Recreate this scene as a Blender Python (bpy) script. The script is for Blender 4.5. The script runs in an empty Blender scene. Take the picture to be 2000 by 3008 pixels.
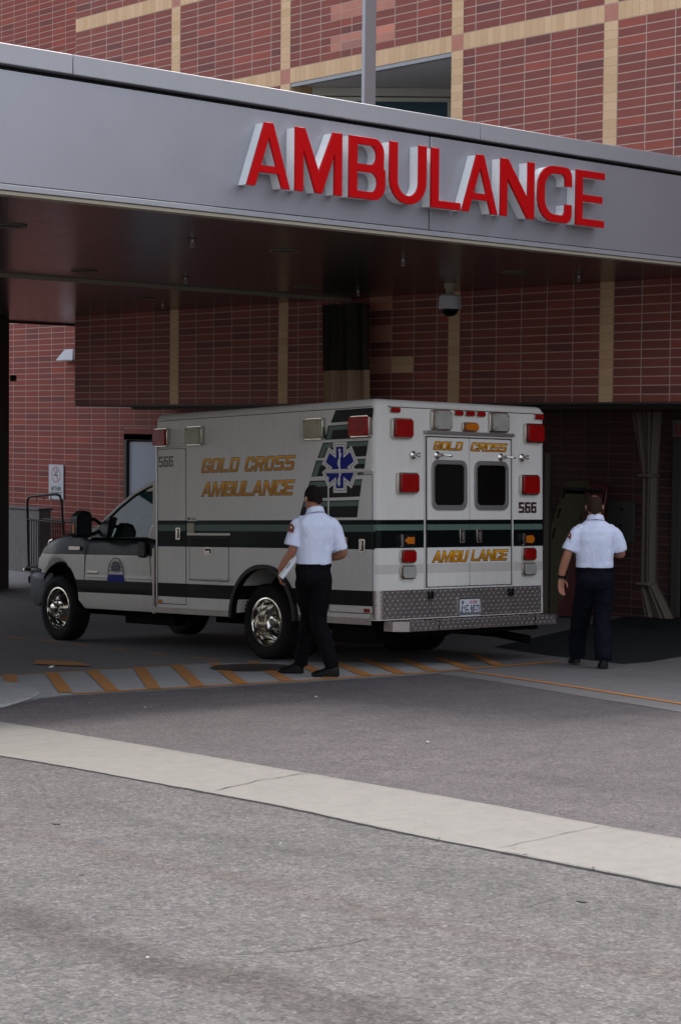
import bpy, bmesh, math, random
from mathutils import Vector, Matrix, noise
from mathutils.geometry import tessellate_polygon
random.seed(7)
scn = bpy.context.scene
COL = scn.collection
R = math.radians

# ------------------------------------------------------------------ camera, sky, sun, exposure
cam_data = bpy.data.cameras.new('camera'); cam = bpy.data.objects.new('camera', cam_data); COL.objects.link(cam)
cam_data.sensor_fit = 'HORIZONTAL'; cam_data.sensor_width = 36.0; cam_data.lens = 5593.71/2000*36
cam_data.clip_start = 0.1; cam_data.clip_end = 3000
_fw = Vector((0.67639521, 0.73523937, -0.04373314)); _r = Vector((0.73618835, -0.67671212, 0.00934952)); _u = Vector((0.02272061, 0.0385198, 0.9989995))
_m = Matrix((_r, _u, -_fw)).transposed().to_4x4(); _m.translation = Vector((0, 0, 1.4886)); cam.matrix_world = _m
scn.camera = cam
SUN_EL, SUN_AZ = 55.0, 3.0      # azimuth counted from +x (behind the building) towards +y
world = bpy.data.worlds.new('World'); scn.world = world; world.use_nodes = True
wn = world.node_tree.nodes; wn.clear()
wo = wn.new('ShaderNodeOutputWorld'); wb = wn.new('ShaderNodeBackground'); ws = wn.new('ShaderNodeTexSky')
ws.sky_type = 'NISHITA'; ws.sun_disc = False; ws.sun_elevation = R(SUN_EL); ws.sun_rotation = R(90-SUN_AZ)
ws.air_density = 1.0; ws.dust_density = 3.5; ws.ozone_density = 1.0
wb.inputs['Strength'].default_value = 0.15
wh = wn.new('ShaderNodeHueSaturation'); wh.inputs['Saturation'].default_value = 0.42      # thin high cloud takes most of the blue out
world.node_tree.links.new(ws.outputs[0], wh.inputs['Color']); world.node_tree.links.new(wh.outputs[0], wb.inputs[0]); world.node_tree.links.new(wb.outputs[0], wo.inputs[0])
sun_d = bpy.data.lights.new('sun', 'SUN'); sun = bpy.data.objects.new('sun', sun_d); COL.objects.link(sun)
sun_d.energy = 0.8; sun_d.angle = R(6); sun_d.color = (1.0, 0.95, 0.88)
_sd = Vector((math.cos(R(SUN_EL))*math.cos(R(SUN_AZ)), math.cos(R(SUN_EL))*math.sin(R(SUN_AZ)), math.sin(R(SUN_EL))))
sun.rotation_euler = _sd.to_track_quat('Z', 'Y').to_euler(); sun.location = (0, 0, 30)
scn.view_settings.view_transform = 'Standard'; scn.view_settings.look = 'None'
scn.view_settings.exposure = 1.6; scn.view_settings.gamma = 1.0
try: scn.view_settings.use_curve_mapping = False
except Exception: pass
scn.cycles.max_bounces = 8; scn.cycles.use_denoising = True

# ------------------------------------------------------------------ materials
def srgb(r, g, b):
    f = lambda c: (c/255/12.92) if c/255 <= 0.04045 else ((c/255+0.055)/1.055)**2.4
    return (f(r), f(g), f(b), 1)
class NT:
    def __init__(s, name):
        s.m = bpy.data.materials.new(name); s.m.use_nodes = True; s.t = s.m.node_tree; s.n = s.t.nodes
        s.p = s.n['Principled BSDF']; s.out = s.n['Material Output']
    def new(s, k, **kw):
        n = s.n.new(k)
        for a, v in kw.items(): setattr(n, a, v)
        return n
    def link(s, a, b): s.t.links.new(a, b)
    def coord(s, kind='Object', scale=(1, 1, 1), loc=(0, 0, 0), rot=(0, 0, 0)):
        c = s.new('ShaderNodeTexCoord'); mp = s.new('ShaderNodeMapping')
        mp.inputs['Scale'].default_value = scale; mp.inputs['Location'].default_value = loc; mp.inputs['Rotation'].default_value = rot
        s.link(c.outputs[kind], mp.inputs[0]); return mp.outputs[0]
    def noise(s, vec, scale, detail=4, rough=0.55, dist=0.0):
        n = s.new('ShaderNodeTexNoise'); n.inputs['Scale'].default_value = scale; n.inputs['Detail'].default_value = detail
        n.inputs['Roughness'].default_value = rough; n.inputs['Distortion'].default_value = dist
        if vec is not None: s.link(vec, n.inputs['Vector'])
        return n.outputs['Fac']
    def ramp(s, fac, stops, interp='LINEAR'):
        r = s.new('ShaderNodeValToRGB'); r.color_ramp.interpolation = interp
        e = r.color_ramp.elements
        while len(e) > 1: e.remove(e[-1])
        e[0].position = stops[0][0]; e[0].color = stops[0][1]
        for p, c in stops[1:]:
            x = e.new(p); x.color = c
        s.link(fac, r.inputs[0]); return r.outputs[0]
    def mix(s, fac, a, b, mode='MIX'):
        n = s.new('ShaderNodeMix', data_type='RGBA', blend_type=mode)
        for i, v in ((0, fac), (6, a), (7, b)):
            if hasattr(v, 'is_linked') or hasattr(v, 'links'): s.link(v, n.inputs[i])
            else: n.inputs[i].default_value = v
        return n.outputs[2]
    def math(s, op, a, b=0.0, clamp=False):
        n = s.new('ShaderNodeMath', operation=op); n.use_clamp = clamp
        for i, v in ((0, a), (1, b)):
            if hasattr(v, 'links'): s.link(v, n.inputs[i])
            else: n.inputs[i].default_value = v
        return n.outputs[0]
    def bump(s, h, strength=0.3, dist=0.01, prev=None):
        b = s.new('ShaderNodeBump'); b.inputs['Strength'].default_value = strength; b.inputs['Distance'].default_value = dist
        s.link(h, b.inputs['Height'])
        if prev is not None: s.link(prev, b.inputs['Normal'])
        s.link(b.outputs[0], s.p.inputs['Normal']); return b.outputs[0]
    def set(s, **kw):
        for k, v in kw.items():
            i = s.p.inputs[k.replace('_', ' ')]
            if hasattr(v, 'links'): s.link(v, i)
            else: i.default_value = v
        return s
G = lambda v: (v, v, v, 1)
def simple(name, col, rough=0.5, metal=0.0, coat=0.0, var=0.12, nscale=6.0, bumpv=0.0, bscale=60, spec=0.5):
    t = NT(name); v = t.coord()
    f = t.noise(v, nscale, 4)
    c = t.mix(f, tuple(x*(1-var) for x in col[:3])+(1,), tuple(min(1, x*(1+var)) for x in col[:3])+(1,))
    t.set(Base_Color=c, Metallic=metal, Coat_Weight=coat, Specular_IOR_Level=spec)
    rr = t.math('ADD', t.math('MULTIPLY', t.noise(v, nscale*3, 3), 0.15), rough-0.07, True); t.set(Roughness=rr)
    if bumpv: t.bump(t.noise(v, bscale, 5), bumpv, 0.004)
    return t.m
MAT = {}
def asphalt(name, lo, hi, sc=1.0, stain=0.35):
    t = NT(name); v = t.coord()
    big = t.noise(v, 0.35, 5, 0.6); mid = t.noise(v, 3.5, 5, 0.65); fine = t.noise(v, 120*sc, 3, 0.7)
    vo = t.new('ShaderNodeTexVoronoi'); vo.inputs['Scale'].default_value = 110*sc; t.link(v, vo.inputs['Vector'])
    sp = t.ramp(vo.outputs['Color'], [(0.0, G(0.5)), (0.5, G(0.9)), (0.8, G(1.12)), (0.95, G(1.55))])
    vo2 = t.new('ShaderNodeTexVoronoi'); vo2.inputs['Scale'].default_value = 48*sc; t.link(v, vo2.inputs['Vector'])
    sp2 = t.ramp(vo2.outputs['Color'], [(0.0, G(0.72)), (0.5, G(1.0)), (1.0, G(1.25))])
    base = t.mix(big, lo, hi)
    base = t.mix(t.ramp(mid, [(0.3, G(0)), (0.7, G(1))]), tuple(x*0.86 for x in lo[:3])+(1,), base)
    c = t.mix(0.9, base, sp, 'MULTIPLY'); c = t.mix(1.0, c, sp2, 'MULTIPLY')
    grit = t.noise(v, 46*sc, 6, 0.85); c = t.mix(1.0, c, t.ramp(grit, [(0.30, G(0.62)), (0.42, G(0.95)), (0.60, G(1.04)), (0.72, G(1.4))]), 'MULTIPLY')
    st = t.ramp(t.noise(t.coord(scale=(0.5, 0.11, 1), rot=(0, 0, 0.12)), 1.6, 4, 0.6), [(0.32, G(1-stain)), (0.46, G(1))])
    c = t.mix(0.8, c, st, 'MULTIPLY')
    if name == 'old_asphalt':      # two worn tyre tracks of oily grime across the yard
        sp3 = t.new('ShaderNodeSeparateXYZ'); t.link(v, sp3.inputs[0])
        for xc, wv, amt in ((3.86, .20, .72), (4.95, .13, .93)):
            wob = t.math('MULTIPLY', t.math('SUBTRACT', t.noise(v, 1.1, 5, 0.7), 0.5), 0.55)
            dx = t.math('ABSOLUTE', t.math('ADD', t.math('SUBTRACT', sp3.outputs[0], xc), wob))
            edge = t.math('ADD', t.math('DIVIDE', dx, wv), t.math('MULTIPLY', t.math('SUBTRACT', t.noise(v, 14, 5, 0.8), .5), 1.6))
            c = t.mix(1.0, c, t.ramp(edge, [(0.25, (amt, amt*.97, amt*.93, 1)), (1.0, G(1))]), 'MULTIPLY')
    t.set(Base_Color=c, Roughness=0.92, Specular_IOR_Level=0.25)
    h = t.mix(0.5, fine, vo.outputs['Distance'], 'ADD')
    t.bump(h, 0.4, 0.004); return t.m
MAT['asphalt'] = asphalt('old_asphalt', (0.113, 0.104, 0.102, 1), (0.138, 0.127, 0.124, 1), 0.8, 0.28)
MAT['asphalt2'] = asphalt('driveway_asphalt', (0.102, 0.090, 0.092, 1), (0.124, 0.110, 0.112, 1), 1.0, 0.2)
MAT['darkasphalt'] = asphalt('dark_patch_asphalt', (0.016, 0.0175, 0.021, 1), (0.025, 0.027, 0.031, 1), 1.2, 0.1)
def concrete(name, c0, c1, dark=0.25, bscale=90):
    t = NT(name); v = t.coord()
    a = t.noise(v, 0.9, 6, 0.6); b = t.noise(v, 9, 5, 0.7); f = t.noise(v, 140, 3, 0.7)
    c = t.mix(a, c0, c1)
    c = t.mix(t.ramp(b, [(0.35, G(0.0)), (0.75, G(0.5))]), c, tuple(x*0.75 for x in c0[:3])+(1,))
    sm = t.ramp(t.noise(t.coord(scale=(0.35, 1.6, 1), rot=(0, 0, 0.5)), 5, 6, 0.75, 0.4), [(0.30, G(1-dark)), (0.42, G(1))])
    c = t.mix(1.0, c, sm, 'MULTIPLY')
    sp = t.ramp(t.noise(v, 22, 2, 0.5), [(0.24, G(0.55)), (0.29, G(1))]); c = t.mix(0.8, c, sp, 'MULTIPLY')
    t.set(Base_Color=c, Roughness=0.85, Specular_IOR_Level=0.3); t.bump(t.mix(0.5, f, b, 'ADD'), 0.18, 0.004); return t.m
MAT['strip'] = concrete('gutter_concrete', (0.190, 0.178, 0.163, 1), (0.222, 0.208, 0.192, 1), 0.22)
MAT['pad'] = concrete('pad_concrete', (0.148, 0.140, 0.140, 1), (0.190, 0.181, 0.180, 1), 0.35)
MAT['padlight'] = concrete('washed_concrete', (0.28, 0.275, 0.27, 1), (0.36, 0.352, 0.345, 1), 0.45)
MAT['wallconc'] = concrete('cast_concrete', (0.17, 0.155, 0.145, 1), (0.24, 0.22, 0.205, 1), 0.3)
def paintmark(name, c, wear=0.45):
    t = NT(name); v = t.coord()
    w = t.ramp(t.noise(v, 11, 7, 0.75), [(wear-0.09, G(1)), (wear, G(0))])
    cc = t.mix(w, c, (0.24, 0.225, 0.20, 1)); cc = t.mix(t.ramp(t.noise(v, 2, 4), [(0.3, G(0.0)), (0.8, G(0.35))]), cc, (0.2, 0.13, 0.07, 1))
    t.set(Base_Color=cc, Roughness=0.8); return t.m
MAT['orange'] = paintmark('worn_orange_paint', (0.44, 0.165, 0.022, 1), 0.45)
def brick(name, c1, c2, mortar, msize=0.07):
    """stack-bonded long bricks; UV: u in bricks, v in courses"""
    t = NT(name); uv = t.new('ShaderNodeTexCoord').outputs['UV']
    sep = t.new('ShaderNodeSeparateXYZ'); t.link(uv, sep.inputs[0])
    fu, fv = t.math('FLOOR', sep.outputs[0]), t.math('FLOOR', sep.outputs[1])
    cb = t.new('ShaderNodeCombineXYZ'); t.link(fu, cb.inputs[0]); t.link(fv, cb.inputs[1])
    wnz = t.new('ShaderNodeTexWhiteNoise', noise_dimensions='3D'); t.link(cb.outputs[0], wnz.inputs['Vector'])
    col = t.ramp(wnz.outputs['Value'], [(0.0, c1), (0.45, tuple(a*0.5+b*0.5 for a, b in zip(c1, c2))), (0.72, c2), (0.86, (c2[0]*0.80, c2[1]*0.90, c2[2]*1.0, 1)), (0.93, (c1[0]*1.28, c1[1]*1.12, c1[2]*1.05, 1))], 'CONSTANT')
    v = t.coord(); col = t.mix(t.ramp(t.noise(v, 5, 5, 0.65), [(0.3, G(0)), (0.75, G(0.35))]), col, (c2[0]*0.7, c2[1]*0.8, c2[2]*0.9, 1))
    col = t.mix(0.5, col, t.ramp(t.noise(v, 160, 2), [(0.3, G(0.75)), (0.7, G(1.15))]), 'MULTIPLY')
    pu = t.math('PINGPONG', sep.outputs[0], 0.5); pv = t.math('PINGPONG', sep.outputs[1], 0.5)
    mu = t.math('LESS_THAN', pu, 0.016); mv = t.math('LESS_THAN', pv, msize*0.85)
    mm = t.math('MAXIMUM', mu, mv)
    mc = t.mix(t.noise(v, 14, 3), mortar, tuple(x*0.8 for x in mortar[:3])+(1,))
    t.set(Base_Color=t.mix(mm, col, mc), Roughness=t.math('ADD', t.math('MULTIPLY', mm, 0.15), 0.72), Specular_IOR_Level=0.3)
    t.bump(t.math('SUBTRACT', t.math('MULTIPLY', t.noise(v, 90, 4), 0.25), mm), 0.5, 0.006); return t.m
MAT['brick'] = brick('red_stack_bond_brick', (0.275, 0.078, 0.060, 1), (0.225, 0.070, 0.058, 1), (0.50, 0.37, 0.305, 1))
MAT['brick2'] = brick('recessed_wall_brick', (0.275, 0.062, 0.044, 1), (0.235, 0.058, 0.045, 1), (0.46, 0.33, 0.27, 1))
MAT['brick_shaded'] = brick('shade_darkened_brick', (0.085, 0.032, 0.026, 1), (0.07, 0.03, 0.025, 1), (0.13, 0.10, 0.085, 1))  # wall brick darkened to paint in the deep shade of the recess
MAT['pink'] = brick('salmon_brick', (0.52, 0.22, 0.16, 1), (0.47, 0.2, 0.15, 1), (0.5, 0.34, 0.27, 1), 0.05)
def tanb(name, c1, c2, mortar, mx=0.03):
    t = NT(name); uv = t.new('ShaderNodeTexCoord').outputs['UV']
    sep = t.new('ShaderNodeSeparateXYZ'); t.link(uv, sep.inputs[0])
    cb = t.new('ShaderNodeCombineXYZ'); t.link(t.math('FLOOR', sep.outputs[0]), cb.inputs[0]); t.link(t.math('FLOOR', sep.outputs[1]), cb.inputs[1])
    wnz = t.new('ShaderNodeTexWhiteNoise', noise_dimensions='3D'); t.link(cb.outputs[0], wnz.inputs['Vector'])
    v = t.coord(); col = t.mix(wnz.outputs['Value'], c1, c2)
    col = t.mix(0.6, col, t.ramp(t.noise(v, 60, 4, 0.7), [(0.25, G(0.72)), (0.6, G(1.05))]), 'MULTIPLY')
    mm = t.math('MAXIMUM', t.math('LESS_THAN', t.math('PINGPONG', sep.outputs[0], 0.5), mx), t.math('LESS_THAN', t.math('PINGPONG', sep.outputs[1], 0.5), 0.03))
    t.set(Base_Color=t.mix(mm, col, mortar), Roughness=0.8, Specular_IOR_Level=0.3)
    t.bump(t.math('SUBTRACT', t.math('MULTIPLY', t.noise(v, 90, 4), 0.3), mm), 0.4, 0.004); return t.m
MAT['tan'] = tanb('tan_trim_brick', (0.60, 0.395, 0.225, 1), (0.70, 0.475, 0.29, 1), (0.45, 0.32, 0.21, 1))
def fasciam():
    t = NT('silver_painted_panel'); v = t.coord()
    f = t.noise(v, 170, 3, 0.6); b = t.noise(v, 1.2, 3)
    c = t.mix(b, (0.30, 0.30, 0.335, 1), (0.34, 0.34, 0.37, 1)); c = t.mix(0.4, c, t.ramp(f, [(0.3, G(0.85)), (0.7, G(1.12))]), 'MULTIPLY')
    dr = t.ramp(t.noise(t.coord(scale=(9, 9, 0.35)), 2.2, 5, 0.7), [(0.36, G(0.86)), (0.5, G(1.0))]); c = t.mix(0.12, c, dr, 'MULTIPLY')
    t.set(Base_Color=c, Metallic=0.45, Roughness=t.math('ADD', t.math('MULTIPLY', t.noise(v, 3, 4), 0.14), 0.33)); t.bump(f, 0.12, 0.002); return t.m
MAT['fascia'] = fasciam()
MAT['coping'] = simple('coping_metal', (0.33, 0.33, 0.35), 0.5, 0.3, var=0.05)
MAT['edge'] = simple('beige_edge_trim', (0.33, 0.29, 0.22), 0.6, 0, var=0.1)
def soffitm():
    t = NT('bronze_soffit_panels'); v = t.coord()
    sep = t.new('ShaderNodeSeparateXYZ'); t.link(v, sep.inputs[0])
    g = t.math('PINGPONG', t.math('MULTIPLY', sep.outputs[1], 1/0.11), 0.5)
    groove = t.math('LESS_THAN', g, 0.05)
    c = t.mix(t.noise(t.coord(scale=(0.2, 5, 1)), 2, 3), (0.030, 0.023, 0.021, 1), (0.046, 0.036, 0.033, 1))
    c = t.mix(groove, c, (0.008, 0.006, 0.005, 1))
    t.set(Base_Color=c, Roughness=t.math('ADD', t.math('MULTIPLY', t.noise(t.coord(scale=(0.3, 9, 1)), 3, 3), 0.18), 0.13), Specular_IOR_Level=0.6)
    h = t.math('ADD', t.math('MULTIPLY', groove, -1.0), t.math('MULTIPLY', t.noise(t.coord(scale=(0.25, 9.1, 1)), 2.0, 2), 0.45))
    t.bump(h, 0.35, 0.006); return t.m
MAT['soffit'] = soffitm()
MAT['red'] = simple('red_acrylic', (0.46, 0.002, 0.004), 0.3, 0, 0.0, var=0.03, spec=0.15)
MAT['return'] = simple('letter_return_metal', (0.80, 0.83, 0.84), 0.4, 0.1, var=0.04)
MAT['chrome'] = simple('chrome', (0.60, 0.57, 0.52), 0.12, 1.0, var=0.04)
MAT['alu'] = simple('dull_aluminium', (0.42, 0.41, 0.40), 0.38, 0.9, var=0.12, nscale=12)
def tread():
    t = NT('tread_plate'); v = t.coord()
    c = t.mix(t.noise(v, 4, 5, 0.7), (0.27, 0.235, 0.225, 1), (0.44, 0.39, 0.37, 1))
    t.set(Base_Color=c, Metallic=0.85, Roughness=t.math('ADD', t.math('MULTIPLY', t.noise(v, 9, 4), 0.2), 0.22)); return t.m
MAT['tread'] = tread()
MAT['rubber'] = simple('tyre_rubber', (0.0075, 0.007, 0.007), 0.8, 0, var=0.25, spec=0.2, bumpv=0.2, bscale=40)
MAT['black'] = simple('black_plastic', (0.004, 0.004, 0.0045), 0.4, 0, var=0.2, spec=0.25)
MAT['gap'] = simple('door_seam', (0.045, 0.038, 0.036), 0.8, 0, var=0.1)
MAT['under'] = simple('underbody', (0.005, 0.0045, 0.004), 0.9, 0, var=0.3, spec=0.1)
MAT['interior'] = simple('cab_interior', (0.012, 0.011, 0.010), 0.8, 0, var=0.2)
def body_paint(name, bands, sidebands, ysplit=0.035):
    """coach paint with horizontal stripes laid out by height on the vehicle (object Z)"""
    t = NT(name); v = t.coord(); sep = t.new('ShaderNodeSeparateXYZ'); t.link(v, sep.inputs[0])
    white = (0.66, 0.63, 0.59, 1)
    z = t.math('DIVIDE', sep.outputs[2], 3.0)
    stops = [(0.0, white)]
    for a, b, c in bands: stops += [(a/3.0, c), (b/3.0, white)]
    col = t.ramp(z, stops, 'CONSTANT')
    if sidebands:
        st = [(0.0, white)]
        for a, b, c in sidebands: st += [(a/3.0, c), (b/3.0, white)]
        c2 = t.ramp(z, st, 'CONSTANT')
        isd = t.math('GREATER_THAN', sep.outputs[1], ysplit)
        col = t.mix(isd, col, c2)
    d = t.ramp(t.noise(t.coord(scale=(3, 3, 0.6)), 3.5, 5, 0.6), [(0.35, G(0.95)), (0.65, G(1.0))]); col = t.mix(1.0, col, d, 'MULTIPLY')
    dz = t.math('SUBTRACT', 1.0, t.math('DIVIDE', sep.outputs[2], 0.9), True)
    dirt = t.math('MULTIPLY', dz, t.noise(t.coord(scale=(2, 2, 1)), 7, 5, 0.7), True)
    col = t.mix(t.math('MULTIPLY', dirt, 0.28), col, (0.22, 0.18, 0.14, 1))
    t.set(Base_Color=col, Roughness=0.30, Coat_Weight=0.06 if name.startswith('striped_cab') else 0.02, Coat_Roughness=0.08, Specular_IOR_Level=0.08 if name.startswith('striped_cab') else 0.06)
    t.bump(t.noise(t.coord(scale=(1, 1, 1)), 2.2, 2), 0.05, 0.02); return t.m
BLK = (0.0035, 0.005, 0.0058, 1); GRN = (0.095, 0.145, 0.125, 1); BEI = (0.52, 0.49, 0.45, 1)
belt = [(1.188, 1.361, BLK)]
t_b = [(0.93, 1.03, BEI), (1.188, 1.36, BLK), (1.3601, 1.428, GRN), (1.4281, 1.471, BLK)]
t_s = [(0.612, 0.766, BLK), (1.180, 1.357, BLK), (1.3571, 1.425, GRN), (1.4251, 1.469, BLK)]
def ramp_stops(b):
    out = []
    for i, (a, c, k) in enumerate(b): out.append((a, c, k))
    return out
MAT['module'] = body_paint('striped_module_paint', t_b, t_s)
MAT['cab'] = body_paint('striped_cab_paint', [(0.600, 0.752, BLK), (1.062, 1.262, BLK), (1.2621, 1.30, GRN)], [(0.600, 0.752, BLK), (1.062, 1.262, BLK), (1.2621, 1.315, (0.02, 0.028, 0.032, 1))], 5.46)
MAT['white'] = simple('white_paint', (0.60, 0.57, 0.53), 0.35, 0, 0.03, var=0.03, spec=0.15)
MAT['blkgraphic'] = simple('black_vinyl', (0.003, 0.0042, 0.0048), 0.3, 0, 0.02, var=0.05, spec=0.1)
MAT['grngraphic'] = simple('sage_green_vinyl', (0.11, 0.155, 0.135), 0.3, 0, 0.0, var=0.05, spec=0.1)
MAT['whitevinyl'] = simple('white_vinyl', (0.66, 0.64, 0.60), 0.35, 0, 0.0, var=0.03, spec=0.2)
MAT['blue'] = simple('blue_vinyl', (0.006, 0.012, 0.20), 0.35, 0, 0.0, var=0.05, spec=0.08)
MAT['bounce_stucco'] = simple('pale_bounce_stucco', (0.36, 0.345, 0.32), 0.9, 0, var=0.08)  # made pale so the added wing bounces light to the ambulance side
MAT['darkring'] = simple('dull_bronze_ring', (0.12, 0.105, 0.08), 0.5, 0.2, var=0.1)
MAT['darkmetal'] = simple('dark_painted_metal', (0.05, 0.045, 0.042), 0.6, 0, var=0.15)
MAT['brown'] = simple('dark_brown_vinyl', (0.045, 0.014, 0.010), 0.35, 0, 0.0, var=0.05)
MAT['dred'] = simple('dark_red_vinyl', (0.10, 0.012, 0.010), 0.35, 0, 0.2, var=0.05)
def goldm(z0, h):
    t = NT('gold_lettering'); v = t.coord(); sep = t.new('ShaderNodeSeparateXYZ'); t.link(v, sep.inputs[0])
    f = t.math('DIVIDE', t.math('SUBTRACT', sep.outputs[2], z0), h)
    c = t.ramp(f, [(0.0, (0.50, 0.21, 0.012, 1)), (0.22, (0.54, 0.21, 0.01, 1)), (0.27, (0.14, 0.06, 0.01, 1)), (0.30, (0.52, 0.21, 0.01, 1)), (0.6, (0.66, 0.28, 0.015, 1)), (0.8, (0.74, 0.34, 0.02, 1))], 'CONSTANT')
    t.set(Base_Color=c, Roughness=0.35, Specular_IOR_Level=0.15); return t.m
def lensm(name, col, emis=0.0):
    t = NT(name); v = t.coord()
    w = t.new('ShaderNodeTexWave', wave_type='BANDS', bands_direction='Z'); w.inputs['Scale'].default_value = 26; t.link(v, w.inputs['Vector'])
    w2 = t.noise(v, 8, 2)
    c = t.mix(w2, tuple(x*0.55 for x in col[:3])+(1,), col)
    t.set(Base_Color=c, Roughness=0.2, Coat_Weight=0.05, Specular_IOR_Level=0.25); t.bump(w.outputs['Fac'], 0.15, 0.004); return t.m
MAT['redlens'] = lensm('red_lens', (0.34, 0.003, 0.003, 1))
MAT['clearlens'] = lensm('clear_lens', (0.42, 0.41, 0.37, 1))
MAT['amberlens'] = lensm('amber_lens', (0.62, 0.16, 0.008, 1))
MAT['yellowlens'] = lensm('yellowed_clear_lens', (0.40, 0.36, 0.24, 1))
MAT['darkglass'] = simple('dark_glass', (0.002, 0.002, 0.002), 0.08, 0, 0.0, var=0.0, spec=0.35)
MAT['tealglass'] = simple('teal_window_glass', (0.006, 0.05, 0.08), 0.08, 0, 0.8, var=0.1, spec=0.8)
def tintglass():
    t = NT('tinted_cab_glass'); t.n.remove(t.p)
    tr = t.new('ShaderNodeBsdfTransparent'); tr.inputs[0].default_value = (0.13, 0.27, 0.24, 1)
    gl = t.new('ShaderNodeBsdfGlossy'); gl.inputs['Roughness'].default_value = 0.02; gl.inputs[0].default_value = (1, 1, 1, 1)
    lw = t.new('ShaderNodeLayerWeight'); lw.inputs[0].default_value = 0.5; fr = t.math('ADD', t.math('MULTIPLY', t.math('POWER', lw.outputs['Facing'], 3.5), 0.6), 0.022, True)
    mx = t.new('ShaderNodeMixShader'); t.link(fr, mx.inputs[0]); t.link(tr.outputs[0], mx.inputs[1]); t.link(gl.outputs[0], mx.inputs[2])
    t.link(mx.outputs[0], t.out.inputs[0]); return t.m
MAT['tint'] = tintglass()
def cloth(name, col, rough=0.85, wr=0.5, ws=9.0, var=0.08):
    t = NT(name); v = t.coord()
    n = t.noise(t.coord(scale=(1.6, 1.6, 0.55), rot=(0.2, 0.1, 0)), ws, 4, 0.55, 1.2); f = t.noise(v, 400, 2)
    c = t.mix(n, tuple(x*(1-var) for x in col[:3])+(1,), tuple(min(1, x*(1+var)) for x in col[:3])+(1,))
    t.set(Base_Color=c, Roughness=rough, Specular_IOR_Level=0.12)
    b = t.bump(n, wr, 0.03); t.bump(f, 0.1, 0.001, b); return t.m
MAT['shirt'] = cloth('white_uniform_shirt', (0.66, 0.70, 0.86), wr=0.7, ws=5)
MAT['trouser'] = cloth('navy_trousers', (0.005, 0.0055, 0.011), wr=0.6, ws=7)
MAT['trouserblk'] = cloth('black_trousers', (0.0035, 0.003, 0.0045), wr=0.6, ws=7)
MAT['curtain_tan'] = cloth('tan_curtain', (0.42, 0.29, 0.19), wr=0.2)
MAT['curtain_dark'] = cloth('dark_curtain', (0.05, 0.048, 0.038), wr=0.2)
MAT['curtain_brown'] = cloth('brown_curtain', (0.11, 0.088, 0.07), wr=0.2)
def skinm(name, col):
    t = NT(name); v = t.coord(); n = t.noise(v, 14, 4)
    t.set(Base_Color=t.mix(n, tuple(x*0.85 for x in col[:3])+(1,), col), Roughness=0.5, Subsurface_Weight=0.1); t.p.inputs['Subsurface Scale'].default_value = 0.01
    t.bump(t.noise(v, 120, 3), 0.1, 0.002); return t.m
MAT['skin'] = skinm('skin', (0.40, 0.17, 0.105, 1))
def hairm(name, col):
    t = NT(name); n = t.noise(t.coord(scale=(8, 8, 1.4)), 26, 4, 0.7)
    t.set(Base_Color=t.mix(n, tuple(x*0.5 for x in col[:3])+(1,), tuple(x*1.5 for x in col[:3])+(1,)), Roughness=0.85, Specular_IOR_Level=0.1); t.bump(n, 0.8, 0.01); return t.m
MAT['hair'] = hairm('black_hair', (0.014, 0.009, 0.008, 1)); MAT['hair2'] = hairm('brown_hair', (0.035, 0.02, 0.014, 1))
MAT['shoe'] = simple('black_shoe', (0.004, 0.004, 0.0045), 0.45, 0, var=0.2, spec=0.2)
MAT['paper'] = simple('white_paper', (0.68, 0.70, 0.72), 0.6, 0, var=0.04)
MAT['greypaint'] = simple('grey_paint', (0.30, 0.31, 0.33), 0.5, 0, var=0.05)
MAT['bumpermetal'] = simple('dull_bumper_chrome', (0.09, 0.09, 0.105), 0.45, 0.5, var=0.1)
MAT['doorpaint'] = simple('pale_grey_door_paint', (0.36, 0.38, 0.46), 0.5, 0, var=0.05)
MAT['frame'] = simple('window_frame_paint', (0.5, 0.51, 0.45), 0.5, 0.1, var=0.05)
MAT['ceilgrey'] = simple('grey_stucco', (0.62, 0.62, 0.62), 0.8, 0, var=0.06)
MAT['post'] = simple('dark_column_paint', (0.045, 0.036, 0.03), 0.6, 0, var=0.15)
MAT['blacksteel'] = simple('black_steel', (0.02, 0.016, 0.015), 0.45, 0.3, var=0.2)
MAT['signwhite'] = simple('sign_white', (0.52, 0.53, 0.56), 0.5, 0, var=0.03)
MAT['signblack'] = simple('sign_black', (0.02, 0.02, 0.022), 0.5, 0, var=0.03)
MAT['signred'] = simple('sign_red', (0.35, 0.012, 0.02), 0.5, 0, var=0.03)
MAT['yellowboard'] = simple('yellow_plastic', (0.055, 0.042, 0.006), 0.5, 0, var=0.1)
MAT['orangeboard'] = simple('orange_plastic', (0.28, 0.05, 0.015), 0.5, 0, var=0.1)
MAT['iron'] = simple('rusty_iron', (0.045, 0.030, 0.025), 0.7, 0.4, var=0.35, nscale=20, bumpv=0.5, bscale=50)
MAT['platewhite'] = simple('plate_white', (0.55, 0.56, 0.6), 0.5, 0, var=0.03)
MAT['navy'] = simple('navy_ink', (0.01, 0.015, 0.07), 0.5, 0, var=0.03)
MAT['bluelitter'] = simple('blue_plastic_cap', (0.02, 0.2, 0.5), 0.4, 0, var=0.03)
MAT['crack'] = simple('crack_dirt', (0.06, 0.054, 0.05), 0.95, 0, var=0.4, nscale=30)

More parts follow.
